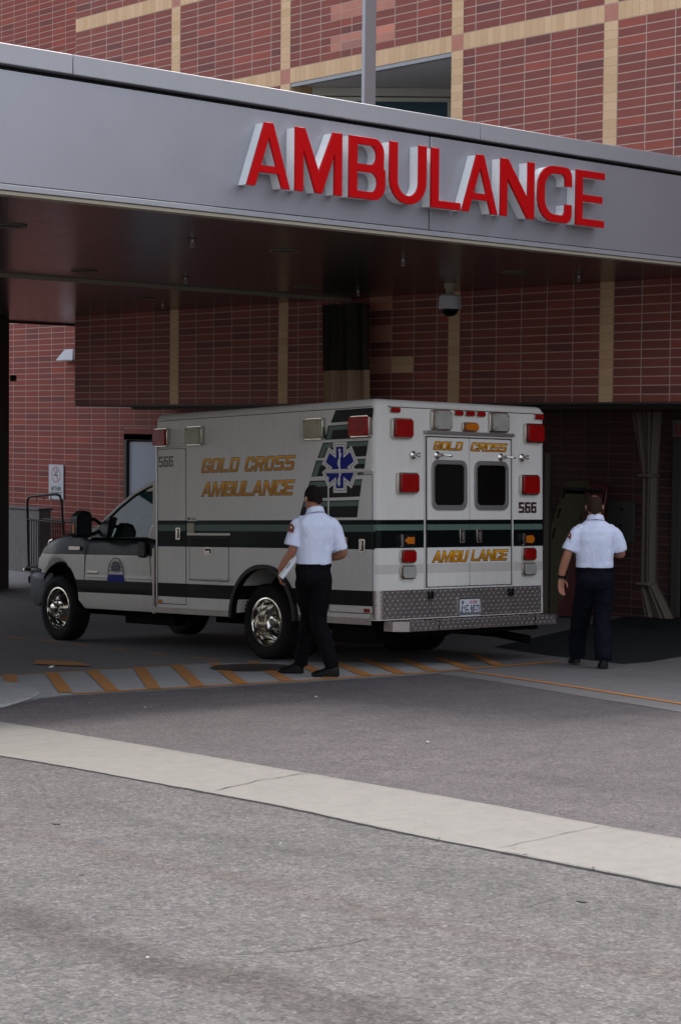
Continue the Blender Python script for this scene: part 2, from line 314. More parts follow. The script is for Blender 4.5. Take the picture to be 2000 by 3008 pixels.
# ------------------------------------------------------------------ mesh helpers
class MB:
    def __init__(s): s.v = []; s.f = []; s.uv = {}; s.mi = {}
    def add(s, vs, fs, mi=0):
        o = len(s.v); s.v += [tuple(x) for x in vs]
        for f in fs:
            s.mi[len(s.f)] = mi; s.f.append(tuple(o+i for i in f))
        return s
    def box(s, a, b, mi=0):
        x0, y0, z0 = (min(a[i], b[i]) for i in range(3)); x1, y1, z1 = (max(a[i], b[i]) for i in range(3))
        return s.add([(x0, y0, z0), (x1, y0, z0), (x1, y1, z0), (x0, y1, z0), (x0, y0, z1), (x1, y0, z1), (x1, y1, z1), (x0, y1, z1)],
                     [(0, 3, 2, 1), (4, 5, 6, 7), (0, 1, 5, 4), (1, 2, 6, 5), (2, 3, 7, 6), (3, 0, 4, 7)], mi)
    def quad(s, a, b, c, d, uv=None, mi=0):
        s.add([a, b, c, d], [(0, 1, 2, 3)], mi)
        if uv: s.uv[len(s.f)-1] = uv
        return s
    def tube(s, pts, r, n=10, caps=True, mi=0):
        pts = [Vector(p) for p in pts]; rs = r if isinstance(r, (list, tuple)) else [r]*len(pts)
        rings = []; up = None
        for i, p in enumerate(pts):
            t = (pts[min(i+1, len(pts)-1)]-pts[max(i-1, 0)]).normalized()
            if up is None: up = Vector((0, 0, 1)) if abs(t.z) < 0.9 else Vector((1, 0, 0))
            x = up.cross(t).normalized(); y = t.cross(x); up = y if abs(t.dot(y)) < .5 else up
            rings.append([p+(x*math.cos(2*math.pi*k/n)+y*math.sin(2*math.pi*k/n))*rs[i] for k in range(n)])
        o = []; fs = []
        for rg in rings: o += rg
        for i in range(len(rings)-1):
            for k in range(n): fs.append((i*n+k, i*n+(k+1) % n, (i+1)*n+(k+1) % n, (i+1)*n+k))
        if caps: fs.append(tuple(range(n))[::-1]); fs.append(tuple((len(rings)-1)*n+k for k in range(n)))
        return s.add(o, fs, mi)
    def lathe(s, prof, org, ax, n=32, mi=0):
        """prof: (radius, along-axis) pairs"""
        ax = Vector(ax).normalized(); x = ax.orthogonal().normalized(); y = ax.cross(x); org = Vector(org)
        vs = []; fs = []
        for r, a in prof:
            vs += [org+ax*a+(x*math.cos(2*math.pi*k/n)+y*math.sin(2*math.pi*k/n))*r for k in range(n)]
        for i in range(len(prof)-1):
            for k in range(n): fs.append((i*n+k, i*n+(k+1) % n, (i+1)*n+(k+1) % n, (i+1)*n+k))
        return s.add(vs, fs, mi)
    def loft(s, rings, caps=True, closed=True, mi=0):
        n = len(rings[0]); o = []; fs = []
        for rg in rings: o += rg
        m = n if closed else n-1
        for i in range(len(rings)-1):
            for k in range(m): fs.append((i*n+k, i*n+(k+1) % n, (i+1)*n+(k+1) % n, (i+1)*n+k))
        if caps: fs.append(tuple(range(n))[::-1]); fs.append(tuple((len(rings)-1)*n+k for k in range(n)))
        return s.add(o, fs, mi)
    def prism(s, contours, fn, t, mi=0):
        """contours: list of 2-D loops (outer first, then holes). fn(u,v,w)->3-D; thickness t along w"""
        polys = [[Vector((p[0], p[1], 0)) for p in c] for c in contours]
        tri = tessellate_polygon(polys); flat = [p for c in polys for p in c]; N = len(flat)
        vs = [fn(p.x, p.y, t) for p in flat]+[fn(p.x, p.y, 0) for p in flat]
        fs = [tuple(x) for x in tri]+[tuple(i+N for i in reversed(x)) for x in tri]
        o = 0
        for c in polys:
            n = len(c)
            for i in range(n): fs.append((o+i, o+(i+1) % n, o+(i+1) % n+N, o+i+N))
            o += n
        return s.add(vs, fs, mi)
    def build(s, name, mats, parent=None, smooth=False, bevel=0, fix=True, seg=2, angle=35):
        me = bpy.data.meshes.new(name); me.from_pydata(s.v, [], s.f)
        if not isinstance(mats, (list, tuple)): mats = [mats]
        for m in mats: me.materials.append(MAT[m] if isinstance(m, str) else m)
        for i, p in enumerate(me.polygons): p.material_index = s.mi.get(i, 0)
        if s.uv:
            l = me.uv_layers.new(name='UVMap')
            for i, p in enumerate(me.polygons):
                if i in s.uv:
                    for k, li in enumerate(p.loop_indices): l.data[li].uv = s.uv[i][k]
        if fix:
            bm = bmesh.new(); bm.from_mesh(me); bmesh.ops.recalc_face_normals(bm, faces=bm.faces); bm.to_mesh(me); bm.free()
        if smooth:
            for p in me.polygons: p.use_smooth = True
        me.update(); o = bpy.data.objects.new(name, me); COL.objects.link(o)
        if parent: o.parent = parent
        if bevel:
            b = o.modifiers.new('bevel', 'BEVEL'); b.width = bevel; b.segments = seg; b.limit_method = 'ANGLE'; b.angle_limit = R(angle)
            for p in me.polygons: p.use_smooth = True
        if smooth or bevel:
            try: me.set_sharp_from_angle(angle=R(40))
            except Exception: pass
        return o
def tag(o, label=None, cat=None, group=None, kind=None):
    if label: o['label'] = label
    if cat: o['category'] = cat
    if group: o['group'] = group
    if kind: o['kind'] = kind
    return o
def empty(name, loc, label, cat, group=None, rot=None):
    o = bpy.data.objects.new(name, None); COL.objects.link(o); o.location = loc; o.empty_display_size = 0.2
    if rot: o.rotation_euler = rot
    return tag(o, label, cat, group)
def rnd(poly, seg=5):
    """round the corners of a polygon of (x,y,r)"""
    out = []; n = len(poly)
    for i in range(n):
        x, y = poly[i][:2]; r = poly[i][2] if len(poly[i]) > 2 else 0
        if r <= 1e-5: out.append((x, y)); continue
        P = Vector((x, y)); a = Vector(poly[i-1][:2])-P; b = Vector(poly[(i+1) % n][:2])-P
        la, lb = a.length, b.length; a.normalize(); b.normalize()
        ang = a.angle(b); d = min(r/math.tan(ang/2), la*0.5, lb*0.5); rr = d*math.tan(ang/2)
        c = P+(a+b).normalized()*(rr/math.sin(ang/2)); p0 = P+a*d-c; p1 = P+b*d-c
        tot = math.atan2(p0.x*p1.y-p0.y*p1.x, p0.dot(p1))
        for k in range(seg+1):
            t = tot*k/seg; out.append((c.x+p0.x*math.cos(t)-p0.y*math.sin(t), c.y+p0.x*math.sin(t)+p0.y*math.cos(t)))
    return [p for i, p in enumerate(out) if (Vector(p)-Vector(out[i-1])).length > 1e-4]
def rrect(x0, y0, x1, y1, r, seg=5): return rnd([(x0, y0, r), (x1, y0, r), (x1, y1, r), (x0, y1, r)], seg)
def offset(c, d):
    """grow a counter-clockwise loop outwards by d (holes shrink)"""
    n = len(c); out = []
    pts = [p for i, p in enumerate(c) if (Vector(p)-Vector(c[i-1])).length > 1e-6]; n = len(pts)
    for i in range(n):
        p = Vector(pts[i]); a = (p-Vector(pts[i-1])).normalized(); b = (Vector(pts[(i+1) % n])-p).normalized()
        na, nb = Vector((a.y, -a.x)), Vector((b.y, -b.x)); m = na+nb
        if m.length < 1e-4: m = na
        m.normalize(); k = min(1/max(m.dot(na), 0.35), 2.2)
        out.append((p.x+m.x*d*k, p.y+m.y*d*k))
    src = [Vector(p) for p in pts]; res = [Vector(p) for p in out]      # drop edges that the offset has turned round (tight inner corners)
    for _ in range(60):
        n = len(res); bad = next((i for i in range(n) if (res[(i+1) % n]-res[i]).dot(src[(i+1) % n]-src[i]) <= 0), None)
        if bad is None or n < 5: break
        j = (bad+1) % n; res[bad] = (res[bad]+res[j])/2; src[bad] = (src[bad]+src[j])/2; del res[j]; del src[j]
    return [tuple(p) for p in res]
def area(c): return sum(c[i-1][0]*c[i][1]-c[i][0]*c[i-1][1] for i in range(len(c)))/2
def glyph(ch, w, s, t, r):
    ri = max(r-min(s, t), 0.015); m1, m2 = .5-t/2, .5+t/2
    if ch in 'O0': return [rrect(0, 0, w, 1, r), rrect(s, t, w-s, 1-t, ri)]
    if ch == 'D': return [rnd([(0, 0), (w, 0, r), (w, 1, r), (0, 1)]), rnd([(s, t), (w-s, t, ri), (w-s, 1-t, ri), (s, 1-t)])]
    if ch == 'C': return [rnd([(w, .66), (w, 1, r), (0, 1, r), (0, 0, r), (w, 0, r), (w, .34), (w-s, .34), (w-s, t, ri), (s, t, ri), (s, 1-t, ri), (w-s, 1-t, ri), (w-s, .66)])]
    if ch == 'G': return [rnd([(w, .68), (w, 1, r), (0, 1, r), (0, 0, r), (w, 0, .02), (w, .52), (w*.45, .52), (w*.45, .52-t), (w-s, .52-t), (w-s, t, .02), (s, t, ri), (s, 1-t, ri), (w-s, 1-t, ri), (w-s, .68)])]
    if ch == 'L': return [[(0, 0), (w, 0), (w, t), (s, t), (s, 1), (0, 1)]]
    if ch == 'E': return [[(0, 0), (w, 0), (w, t), (s, t), (s, m1), (w*.93, m1), (w*.93, m2), (s, m2), (s, 1-t), (w, 1-t), (w, 1), (0, 1)]]
    if ch == 'F': return [[(0, 0), (s, 0), (s, m1), (w*.9, m1), (w*.9, m2), (s, m2), (s, 1-t), (w, 1-t), (w, 1), (0, 1)]]
    if ch == 'U': return [rnd([(0, 1), (0, 0, r), (w, 0, r), (w, 1), (w-s, 1), (w-s, t, ri), (s, t, ri), (s, 1)])]
    if ch == 'S': return [rnd([(0, 0), (w, 0, r), (w, m2, r), (s, m2, ri), (s, 1-t, ri), (w, 1-t), (w, 1), (0, 1, r), (0, m1, r), (w-s, m1, ri), (w-s, t, ri), (0, t)])]
    if ch == '5': return [rnd([(0, 0), (w, 0, r), (w, m2, r), (s, m2), (s, 1-t), (w, 1-t), (w, 1), (0, 1), (0, m1), (w-s, m1, ri), (w-s, t, ri), (0, t)])]
    if ch == '6': return [rnd([(0, 0, r), (w, 0, r), (w, m2+.04, r), (s, m2+.04), (s, 1-t, ri), (w, 1-t), (w, 1), (0, 1, r)]), rrect(s, t, w-s, m2+.04-t, ri)]
    if ch == 'B': return [rnd([(0, 0), (w, 0, r), (w, .5, r*.35), (w*.95, .52, 0), (w*.97, 1, r), (0, 1)]), rnd([(s, t), (w-s, t, ri), (w-s, m1, ri), (s, m1)]), rnd([(s, m2), (w*.97-s, m2, ri), (w*.97-s, 1-t, ri), (s, 1-t)])]
    if ch == 'R': return [rnd([(0, 0), (s, 0), (s, .40), (w*.42, .40), (w-s*1.05, 0), (w, 0), (w*.80, .42), (w, .46, r*.6), (w, 1, r), (0, 1)]), rnd([(s, .40+t), (w-s, .40+t, ri), (w-s, 1-t, ri), (s, 1-t)])]
    if ch == 'A':
        k = w/2-s/2; q = lambda y: s+y*k; y1 = .22; y2 = y1+t*.9; yt = min((w/2-s)/k, 0.9) if k > 0 else .8
        o = [(0, 0), (s, 0), (q(y1), y1), (w-q(y1), y1), (w-s, 0), (w, 0), (w/2+s*.52, 1), (w/2-s*.52, 1)]
        h = [(q(y2), y2), (w-q(y2), y2), (w/2, max(yt, y2+.05))]
        return [o, h]
    if ch == 'M': return [[(0, 0), (s, 0), (s, .66), (w/2-s*.42, 0.0), (w/2+s*.42, 0.0), (w-s, .66), (w-s, 0), (w, 0), (w, 1), (w-s*1.2, 1), (w/2, .34), (s*1.2, 1), (0, 1)]]
    if ch == 'N': return [[(0, 0), (s, 0), (s, .66), (w-s*1.1, 0), (w, 0), (w, 1), (w-s, 1), (w-s, .34), (s*1.1, 1), (0, 1)]]
    if ch == 'W': return [[(0, 1), (w*.18, 0), (w*.38, 0), (w*.5, .6), (w*.62, 0), (w*.82, 0), (w, 1), (w-s, 1), (w*.71, .25), (w*.58, 1), (w*.42, 1), (w*.29, .25), (s, 1)]]
    if ch == 'I': return [[(0, 0), (s, 0), (s, 1), (0, 1)]]
    if ch == '1': return [[(w*.4, 0), (w*.4+s, 0), (w*.4+s, 1), (w*.4, 1), (w*.05, .75), (w*.05, .62), (w*.4, .8)]]
    if ch == '4': return [[(w-s*1.6, 0), (w-s*.6, 0), (w-s*.6, .2), (w, .2), (w, .2+t), (w-s*.6, .2+t), (w-s*.6, 1), (w-s*1.8, 1), (0, .2+t), (0, .2), (w-s*1.6, .2)], [(w*.26, .2+t), (w-s*1.6, .2+t), (w-s*1.6, .8)]]
    if ch == 'T': return [[(w/2-s/2, 0), (w/2+s/2, 0), (w/2+s/2, 1-t), (w, 1-t), (w, 1), (0, 1), (0, 1-t), (w/2-s/2, 1-t)]]
    if ch == 'H': return [[(0, 0), (s, 0), (s, m1), (w-s, m1), (w-s, 0), (w, 0), (w, 1), (w-s, 1), (w-s, m2), (s, m2), (s, 1), (0, 1)]]
    return []
def text_contours(txt, width, height, w=0.6, s=0.17, t=0.17, r=0.2, gap=0.12, shear=0.0, wid={}, space=0.45):
    """returns list (per glyph) of contour lists fitted to width x height, origin lower left"""
    x = 0; gl = []
    for ch in txt:
        if ch == ' ': x += space; continue
        ww = wid.get(ch, w); ww = s if ch == 'I' else ww
        cs = glyph(ch, ww, s, t, r); gl.append([[(p[0]+x+p[1]*shear, p[1]) for p in c] for c in cs]); x += ww+gap
    tot = x-gap+max(shear, 0); k = width/tot
    out = []
    for cs in gl:
        o = []
        for i, c in enumerate(cs):
            c = [(p[0]*k, p[1]*height) for p in c]
            if (area(c) < 0) == (i == 0): c.reverse()
            o.append(c)
        out.append(o)
    return out

# ------------------------------------------------------------------ ground
def gz(x, y):
    z = -0.0236*min(x, 60)-0.0434*max(min(y, 20.5), -40)
    if x > 15.6: z += 0.069*(min(x, 19.4)-15.6)
    if y > 20.5: z += 0.018*(min(y, 32)-20.5)
    return z
def clip(poly, axis, val, keep_less):
    out = []; n = len(poly)
    for i in range(n):
        a, b = poly[i-1], poly[i]; ia = (a[axis] <= val) == keep_less; ib = (b[axis] <= val) == keep_less
        if ia != ib:
            t = (val-a[axis])/(b[axis]-a[axis]); out.append((a[0]+(b[0]-a[0])*t, a[1]+(b[1]-a[1])*t))
        if ib: out.append(b)
    return out
def sheet(mb, poly, lift):
    xs = [-1e4, 15.6, 19.4, 60, 1e4]; ys = [-1e4, -40, 20.5, 32, 1e4]
    for i in range(4):
        for j in range(4):
            p = clip(clip(clip(clip(poly, 0, xs[i+1], True), 0, xs[i], False), 1, ys[j+1], True), 1, ys[j], False)
            p = [q for k, q in enumerate(p) if k == 0 or (Vector(q)-Vector(p[k-1])).length > 1e-5]
            if len(p) < 3 or abs(area(p)) < 1e-6: continue
            if area(p) < 0: p.reverse()
            tri = tessellate_polygon([[Vector((q[0], q[1], 0)) for q in p]])
            fs = []
            for t in tri:
                a = [p[k] for k in t]
                fs.append(t if area(a) > 0 else t[::-1])
            mb.add([(q[0], q[1], gz(*q)+lift) for q in p], fs)
def ground_obj(name, polys, lift, mat, label=None, kind='structure', skirt=False):
    mb = MB()
    for p in polys:
        sheet(mb, p, lift)
        if skirt:      # edge faces, so that no gap shows below the sheet
            q = p if area(p) > 0 else p[::-1]
            for i in range(len(q)):
                a, b = q[i-1], q[i]
                if (Vector(a)-Vector(b)).length < 1.5: mb.quad((a[0], a[1], gz(*a)-.01), (b[0], b[1], gz(*b)-.01), (b[0], b[1], gz(*b)+lift), (a[0], a[1], gz(*a)+lift))
    return tag(mb.build(name, mat, fix=False), label, None, None, kind)
def ragged(pts, amp, step=0.25, seed=0):
    out = []
    for i in range(len(pts)-1):
        a, b = Vector(pts[i]), Vector(pts[i+1]); n = max(1, int((b-a).length/step)); d = (b-a).normalized(); nn = Vector((-d.y, d.x))
        for k in range(n):
            q = a+(b-a)*k/n; q += nn*(noise.noise(Vector((q.x*7+seed, q.y*7, 0)))*amp+noise.noise(Vector((q.x*1.3+seed, q.y*1.3, 5)))*amp*.6); out.append((q.x, q.y))
    out.append(tuple(pts[-1])); return out
ground_obj('road_asphalt', [[(-600, -600), (700, -600), (700, 700), (-600, 700)]], 0, 'asphalt', 'grey weathered asphalt of the yard in front')
s_up = ragged([(8.6, 40), (7.95, 20), (7.60, 11.94), (7.48, 10.04), (7.345, 8.266), (7.22, 6.743), (7.12, 5.859), (7.05, 5.0), (6.9, 3.5), (6.5, -10)], 0.008, 0.08, 1)
s_lo = ragged([(6.9, 40), (6.6, 20), (6.50, 10.2), (6.50, 9.4), (6.445, 8.4), (6.40, 7.4), (6.31, 6.7), (6.247, 6.1), (6.205, 5.4), (6.14, 4.635), (6.0, 3.5), (5.4, -10)], 0.014, 0.08, 5)
drive = [(p[0]-0.02, p[1]) for p in s_up]+[(30, -10), (30, 40)]
ground_obj('driveway_asphalt', [drive], 0.004, 'asphalt2', 'darker asphalt driveway between gutter strip and pad')
ground_obj('concrete_gutter', [s_up+s_lo[::-1]], 0.008, 'strip', 'pale concrete gutter strip crossing the yard', skirt=True)
pad_edge = ragged([(7.0, 12.2), (8.2, 12.88), (8.835, 13.258), (9.155, 13.329), (10.088, 13.19), (11.494, 12.931), (13.022, 12.786), (12.738, 11.715), (12.148, 10.101), (11.731, 8.885), (11.0, 6.0), (9.0, -10)], 0.012, 0.3, 9)
pad = pad_edge+[(24, -10), (24, 15), (40, 60), (7.0, 60)]
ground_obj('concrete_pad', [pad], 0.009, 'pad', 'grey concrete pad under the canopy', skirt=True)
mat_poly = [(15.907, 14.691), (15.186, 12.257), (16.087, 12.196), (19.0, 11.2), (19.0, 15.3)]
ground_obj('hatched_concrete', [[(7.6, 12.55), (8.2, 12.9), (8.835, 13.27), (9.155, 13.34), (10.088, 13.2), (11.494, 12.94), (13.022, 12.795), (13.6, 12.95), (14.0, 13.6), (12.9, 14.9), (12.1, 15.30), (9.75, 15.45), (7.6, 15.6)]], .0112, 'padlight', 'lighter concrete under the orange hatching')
ground_obj('lightened_rear_walk', [[(14.5, 25.6), (18.99, 25.9), (18.99, 60), (14.5, 60)]], .0115, 'padlight', 'concrete beyond the far canopy edge, paled to paint in its daylight')  # pale tone stands in for the open daylight falling here
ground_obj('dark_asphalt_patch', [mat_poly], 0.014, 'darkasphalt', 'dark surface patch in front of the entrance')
def line(pts, w):
    out = []
    for i in range(len(pts)-1):
        a, b = Vector(pts[i]), Vector(pts[i+1]); d = (b-a).normalized(); n = Vector((-d.y, d.x))*w/2
        out.append([tuple(a-n), tuple(b-n), tuple(b+n), tuple(a+n)])
    return out
mk = []
mk += line([(9.25, 13.40), (11.55, 13.02)], .11)+line([(11.56, 13.02), (13.13, 12.89)], .11)+line([(13.14, 12.90), (15.0, 12.93)], .12)
mk2 = line([(13.42, 12.80), (12.84, 10.95), (12.24, 9.27), (11.5, 6.4), (9.6, -8)], .075)
mk3 = line([(9.75, 15.43), (12.1, 15.30)], .07)
bars = []
def bar(a, b, w=.24):
    a = Vector(a); b = Vector(b); y = Vector((w/2, 0)); d = (b-a).normalized(); n = Vector((-d.y, d.x))*w/2
    bars.append([tuple(a-n), tuple(b-n), tuple(b+n), tuple(a+n)])
for a, b in [((9.963, 15.48), (9.505, 14.75)), ((10.382, 15.405), (9.25, 13.50)), ((10.822, 15.36), (9.629, 13.352)), ((11.399, 15.36), (10.003, 13.25)), ((11.842, 15.33), (10.446, 13.19)), ((12.30, 15.28), (10.882, 13.12)), ((12.70, 15.15), (11.378, 13.05)), ((13.05, 14.85), (11.86, 13.01)), ((13.3, 14.55), (12.31, 12.99)), ((13.722, 14.532), (12.706, 12.93)), ((14.008, 14.249), (13.136, 12.93)), ((14.4, 14.1), (13.648, 12.95)), ((15.05, 14.2), (14.125, 12.98))]:
    bar(a, b, .12)
for k, (p, l, m) in enumerate(((mk, .0135, 'yellow edge line'), (mk2, .0135, 'thin line'), (mk3, .0135, 'upper line'))): ground_obj('painted_line', p, l+.0*k, 'orange', 'orange painted line on the concrete pad')
ground_obj('painted_hatching', bars, .0175, 'orange', 'orange painted hatch bars on the pad edge')
ground_obj('painted_arrow', [[(10.82, 16.40), (10.95, 15.95), (11.11, 15.75), (11.33, 16.37), (11.15, 16.86), (11.0, 16.6)]], .0215, 'orange', 'orange painted arrow on the pad')
dsh = [(13.224, 20.62), (13.125, 20.0), (13.171, 19.806), (12.995, 19.1), (13.012, 18.877), (12.875, 18.329), (12.894, 17.816), (12.769, 17.383), (12.736, 16.955), (12.645, 16.526), (12.646, 16.1), (12.6, 15.6)]
dl = []
for i in range(0, len(dsh), 2): dl += line([dsh[i], dsh[i+1]], .09)
ground_obj('painted_dashes', dl, .0135, 'orange', 'orange painted dashed line under the ambulance')
# kerb island at the left
mb = MB(); isl = [(8.21, 12.80), (8.73, 13.23), (9.0, 13.52), (9.22, 13.89), (9.375, 14.4), (9.40, 14.9), (9.3, 16.2), (8.7, 17.2), (7.2, 17.4), (6.9, 12.4)]
isl = rnd([(x, y, .25) for x, y in isl], 3)
mb.prism([isl], lambda u, v, w: (u, v, gz(u, v)+0.004+w), .03); tag(mb.build('sidewalk', 'padlight', bevel=.015), 'pale concrete kerb island at left', kind='structure')
def crack(pts, w, seed, name='asphalt_crack', lift=.012):
    p = ragged(pts, w*2.2, 0.04, seed); L = []; Rr_ = []
    for i, q in enumerate(p):
        ww = w*(0.35+0.9*abs(noise.noise(Vector((i*0.37+seed, 1.3, 0)))))*(0.3 if i in (0, len(p)-1) else 1)
        a = Vector(p[max(i-1, 0)]); b = Vector(p[min(i+1, len(p)-1)]); d = (b-a).normalized(); n = Vector((-d.y, d.x))*ww/2
        L.append((q[0]+n.x, q[1]+n.y)); Rr_.append((q[0]-n.x, q[1]-n.y))
    polys = [[L[i], L[i+1], Rr_[i+1], Rr_[i]] for i in range(len(p)-1)]
    return ground_obj(name, polys, lift, 'crack', 'thin dark crack line in the paving')
crack([(3.384, 5.314), (3.523, 5.267), (3.707, 5.18)], .007, 3, lift=.004)
crack([(4.001, 5.024), (4.25, 4.88), (4.42, 4.837), (4.6, 4.83)], .009, 8, lift=.004)
crack([(4.827, 4.84), (5.37, 4.802), (5.8, 4.9)], .005, 13, lift=.004)
crack([(6.47, 8.049), (6.9, 8.17), (7.33, 8.224)], .014, 4)
crack([(6.27, 5.75), (7.07, 5.826)], .008, 6)
crack([(7.585, 11.94), (7.465, 10.04), (7.33, 8.266), (7.205, 6.743), (7.105, 5.859), (7.035, 5.0)], .006, 16)
crack([(6.44, 8.4), (6.395, 7.4), (6.305, 6.7), (6.242, 6.1)], .006, 21)
crack([(6.22, 5.7), (6.205, 5.4), (6.135, 4.635), (6.0, 3.9)], .010, 23)
def blob(x, y, rx_, ry_, sd):
    n = 22; return [(x+rx_*math.cos(6.2832*k/n)*(1+.45*noise.noise(Vector((math.cos(6.2832*k/n)*1.5+sd, math.sin(6.2832*k/n)*1.5, 0)))), y+ry_*math.sin(6.2832*k/n)*(1+.45*noise.noise(Vector((math.cos(6.2832*k/n)*1.5, math.sin(6.2832*k/n)*1.5+sd, 2))))) for k in range(n)]
ground_obj('tar_spots', [blob(5.652, 4.739, .012, .03, 2), blob(4.564, 6.536, .012, .012, 3), blob(5.24, 7.725, .015, .03, 4), blob(6.5, 8.9, .01, .014, 5), blob(5.9, 8.1, .012, .012, 6)], .0044, 'crack', 'small dark tar spots on the asphalt')
for y in (17.2, 21.5):
    crack([(9.5, y), (17, y)], .012, y, 'concrete_joint', .013)
crack([(12.9, 13.6), (12.9, 24)], .012, 31, 'concrete_joint', .013)
crack([(13.6, 9.5), (14.6, 12.9), (16.2, 17.5)], .012, 35, 'concrete_joint', .013)
# manhole
mh = empty('manhole_cover', (12.13, 14.46, gz(12.13, 14.46)+.0185), 'round rusty iron manhole cover in the hatched pad edge', 'manhole', rot=(R(-2.48), R(1.35), 0))
mb = MB(); mb.lathe([(0.0, .006), (.36, .006), (.37, .002)], (0, 0, 0), (0, 0, 1), 40)
for i in range(-4, 5):
    for j in range(-4, 5):
        if i*i+j*j < 17: mb.box((i*.075-.02, j*.075-.02, .0055), (i*.075+.02, j*.075+.02, .0095))
mb.build('cover', 'iron', mh)
mb = MB(); mb.lathe([(.375, .0), (.375, .009), (.41, .009), (.42, .0)], (0, 0, 0), (0, 0, 1), 40); mb.build('frame', 'iron', mh)
# litter
for i, (x, y, sc, m, lab) in enumerate([(10.74, 15.937, .07, 'paper', 'crumpled pale scrap beside the painted arrow'), (12.877, 17.433, .03, 'paper', 'tiny white scrap on the dark pad near front wheel'), (8.962, 11.989, .03, 'paper', 'white scrap on sunlit asphalt below the kerb island'),
        (8.855, 12.59, .035, 'paper', 'white curled scrap on shaded asphalt beside the kerb island'), (5.05, 7.10, .014, 'bluelitter', 'tiny blue bottle cap on the asphalt at lower left'), (5.623, 6.494, .018, 'paper', 'tiny white chip on the asphalt below the gutter strip'),
        (10.514, 11.708, .035, 'paper', 'white scrap on the shaded asphalt below the walking man'), (6.21, 5.53, .022, 'pad', 'white pebble at the gutter edge near its second joint'), (6.19, 5.13, .022, 'pad', 'white pebble at the gutter edge, rightmost in view'),
        (6.25, 6.10, .02, 'pad', 'pale pebble at the gutter edge between the joints'), (3.82, 5.09, .018, 'paper', 'pale flat chip on the asphalt at the bottom crack'), (8.909, 8.81, .03, 'paper', 'white scrap at the shadow edge on the driveway')]):
    mb = MB(); n = 7; sc *= .55; ring = [(sc*(.6+.5*random.random())*math.cos(k*6.283/n), sc*(.5+.4*random.random())*math.sin(k*6.283/n)) for k in range(n)]
    mb.prism([ring], lambda u, v, w: (u, v, w+(0.3*sc if u > 0.3*sc else 0)), sc*.22)
    o = mb.build('litter', 'padlight' if m == 'paper' and i != 0 else m, bevel=sc*.05); o.location = (x, y, gz(x, y)+.013); o.rotation_euler = (0, 0, i*1.3); tag(o, lab, 'litter', 'scraps and pebbles lying on the paving')

# ------------------------------------------------------------------ the brick building
XW, Y4, B, CH = 17.1436, 14.2372, .4064, .1016
ZB, ZBLK, XR, YC, ZTOP = 6.179, 1.8254, 18.9995, 29.4227, 9.4
ZS, YF, ZFT, YFAR = 3.2046, 11.8093, 4.2313, 26.69
bld = empty('brick_building', (XW, 20, -1.0), 'red stack bond brick hospital building with tan brick bands above the canopy', 'building')
def loc(o, e): return (o[0]-e.location[0], o[1]-e.location[1], o[2]-e.location[2])
wall = MB(); trim = MB(); pk = MB()
def wq(mb, x, ya, yb, za, zb, u0, vo=ZB, mi=0, us=B, vs=CH):
    """wall panel facing -x between ya>yb; u counted from y=u0"""
    L = lambda *p: loc(p, bld)
    mb.quad(L(x, ya, za), L(x, yb, za), L(x, yb, zb), L(x, ya, zb), [((ya-u0)/us+100, (za-vo)/vs+200), ((yb-u0)/us+100, (za-vo)/vs+200), ((yb-u0)/us+100, (zb-vo)/vs+200), ((ya-u0)/us+100, (zb-vo)/vs+200)], mi)
YB = lambda k: Y4+k*B
bays = [(26, 20, 0), (19.5, 14, .5), (13.5, 6, None), (5.5, 0, 0), (-.5, -6, .5), (-6.5, -12, 0)]
bandz = [(ZB, ZB+2*CH), (ZB+14*CH, ZB+16*CH), (ZB+28*CH, ZB+30*CH)]
segs = [(ZBLK, ZB), (ZB+2*CH, ZB+14*CH), (ZB+16*CH, ZB+28*CH), (ZB+30*CH, ZTOP)]
for a, b, off in bays:
    for za, zb in segs:
        if zb <= za: continue
        if off is not None: wq(wall, XW, YB(a), YB(b), za, zb, YB(off)); continue
        z0 = za
        if za == ZBLK: z0s = [(ZBLK, 4.35)]      # below the window
        else: z0s = [(za, zb)]
        for (z1, z2) in z0s:
            wq(wall, XW, YB(13.5), YB(11), z1, z2, YB(0)); wq(wall, XW, YB(11), YB(9.5), z1, z2, YB(9.5)-B*.0); wq(wall, XW, YB(9.5), YB(6), z1, z2, YB(.5))
    for z1, z2 in bandz:
        if z1 < ZTOP: wq(wall, XW-.003, YB(a), YB(b), z1, min(z2, ZTOP), YB(0), us=B/4, vs=2*CH, mi=1)
for k in (20, 14, 6, 0, -6, -12):
    for za, zb in segs:
        if zb > za: wq(wall, XW-.003, YB(k), YB(k-.5), za, zb, YB(0), us=B/2, mi=1)
    for z1, z2 in bandz:
        if z1 < ZTOP: wq(wall, XW-.003, YB(k), YB(k-.5), z1, min(z2, ZTOP), YB(0), us=B/2, vs=2*CH, mi=2)
# salmon bricks in pairs of courses
z = ZB+3*CH
while z < ZB+13*CH:
    wq(wall, XW-.003, YB(9.5), YB(8.5), z, z+2*CH, YB(.5), mi=2); wq(wall, XW-.003, YB(11.5), YB(10), z, z+2*CH, YB(0), mi=2); z += 4*CH
z = ZBLK+.55*0+(ZB-ZBLK) % CH+0*CH
for r0 in (3, 7, 11): wq(wall, XW-.003, YB(9.5), YB(8.5), z+r0*CH, z+(r0+2)*CH, YB(.5), mi=2)
wq(wall, XW-.003, YB(8.5), YB(7.5), z+3*CH, z+5*CH, YB(.5), us=B, mi=1)
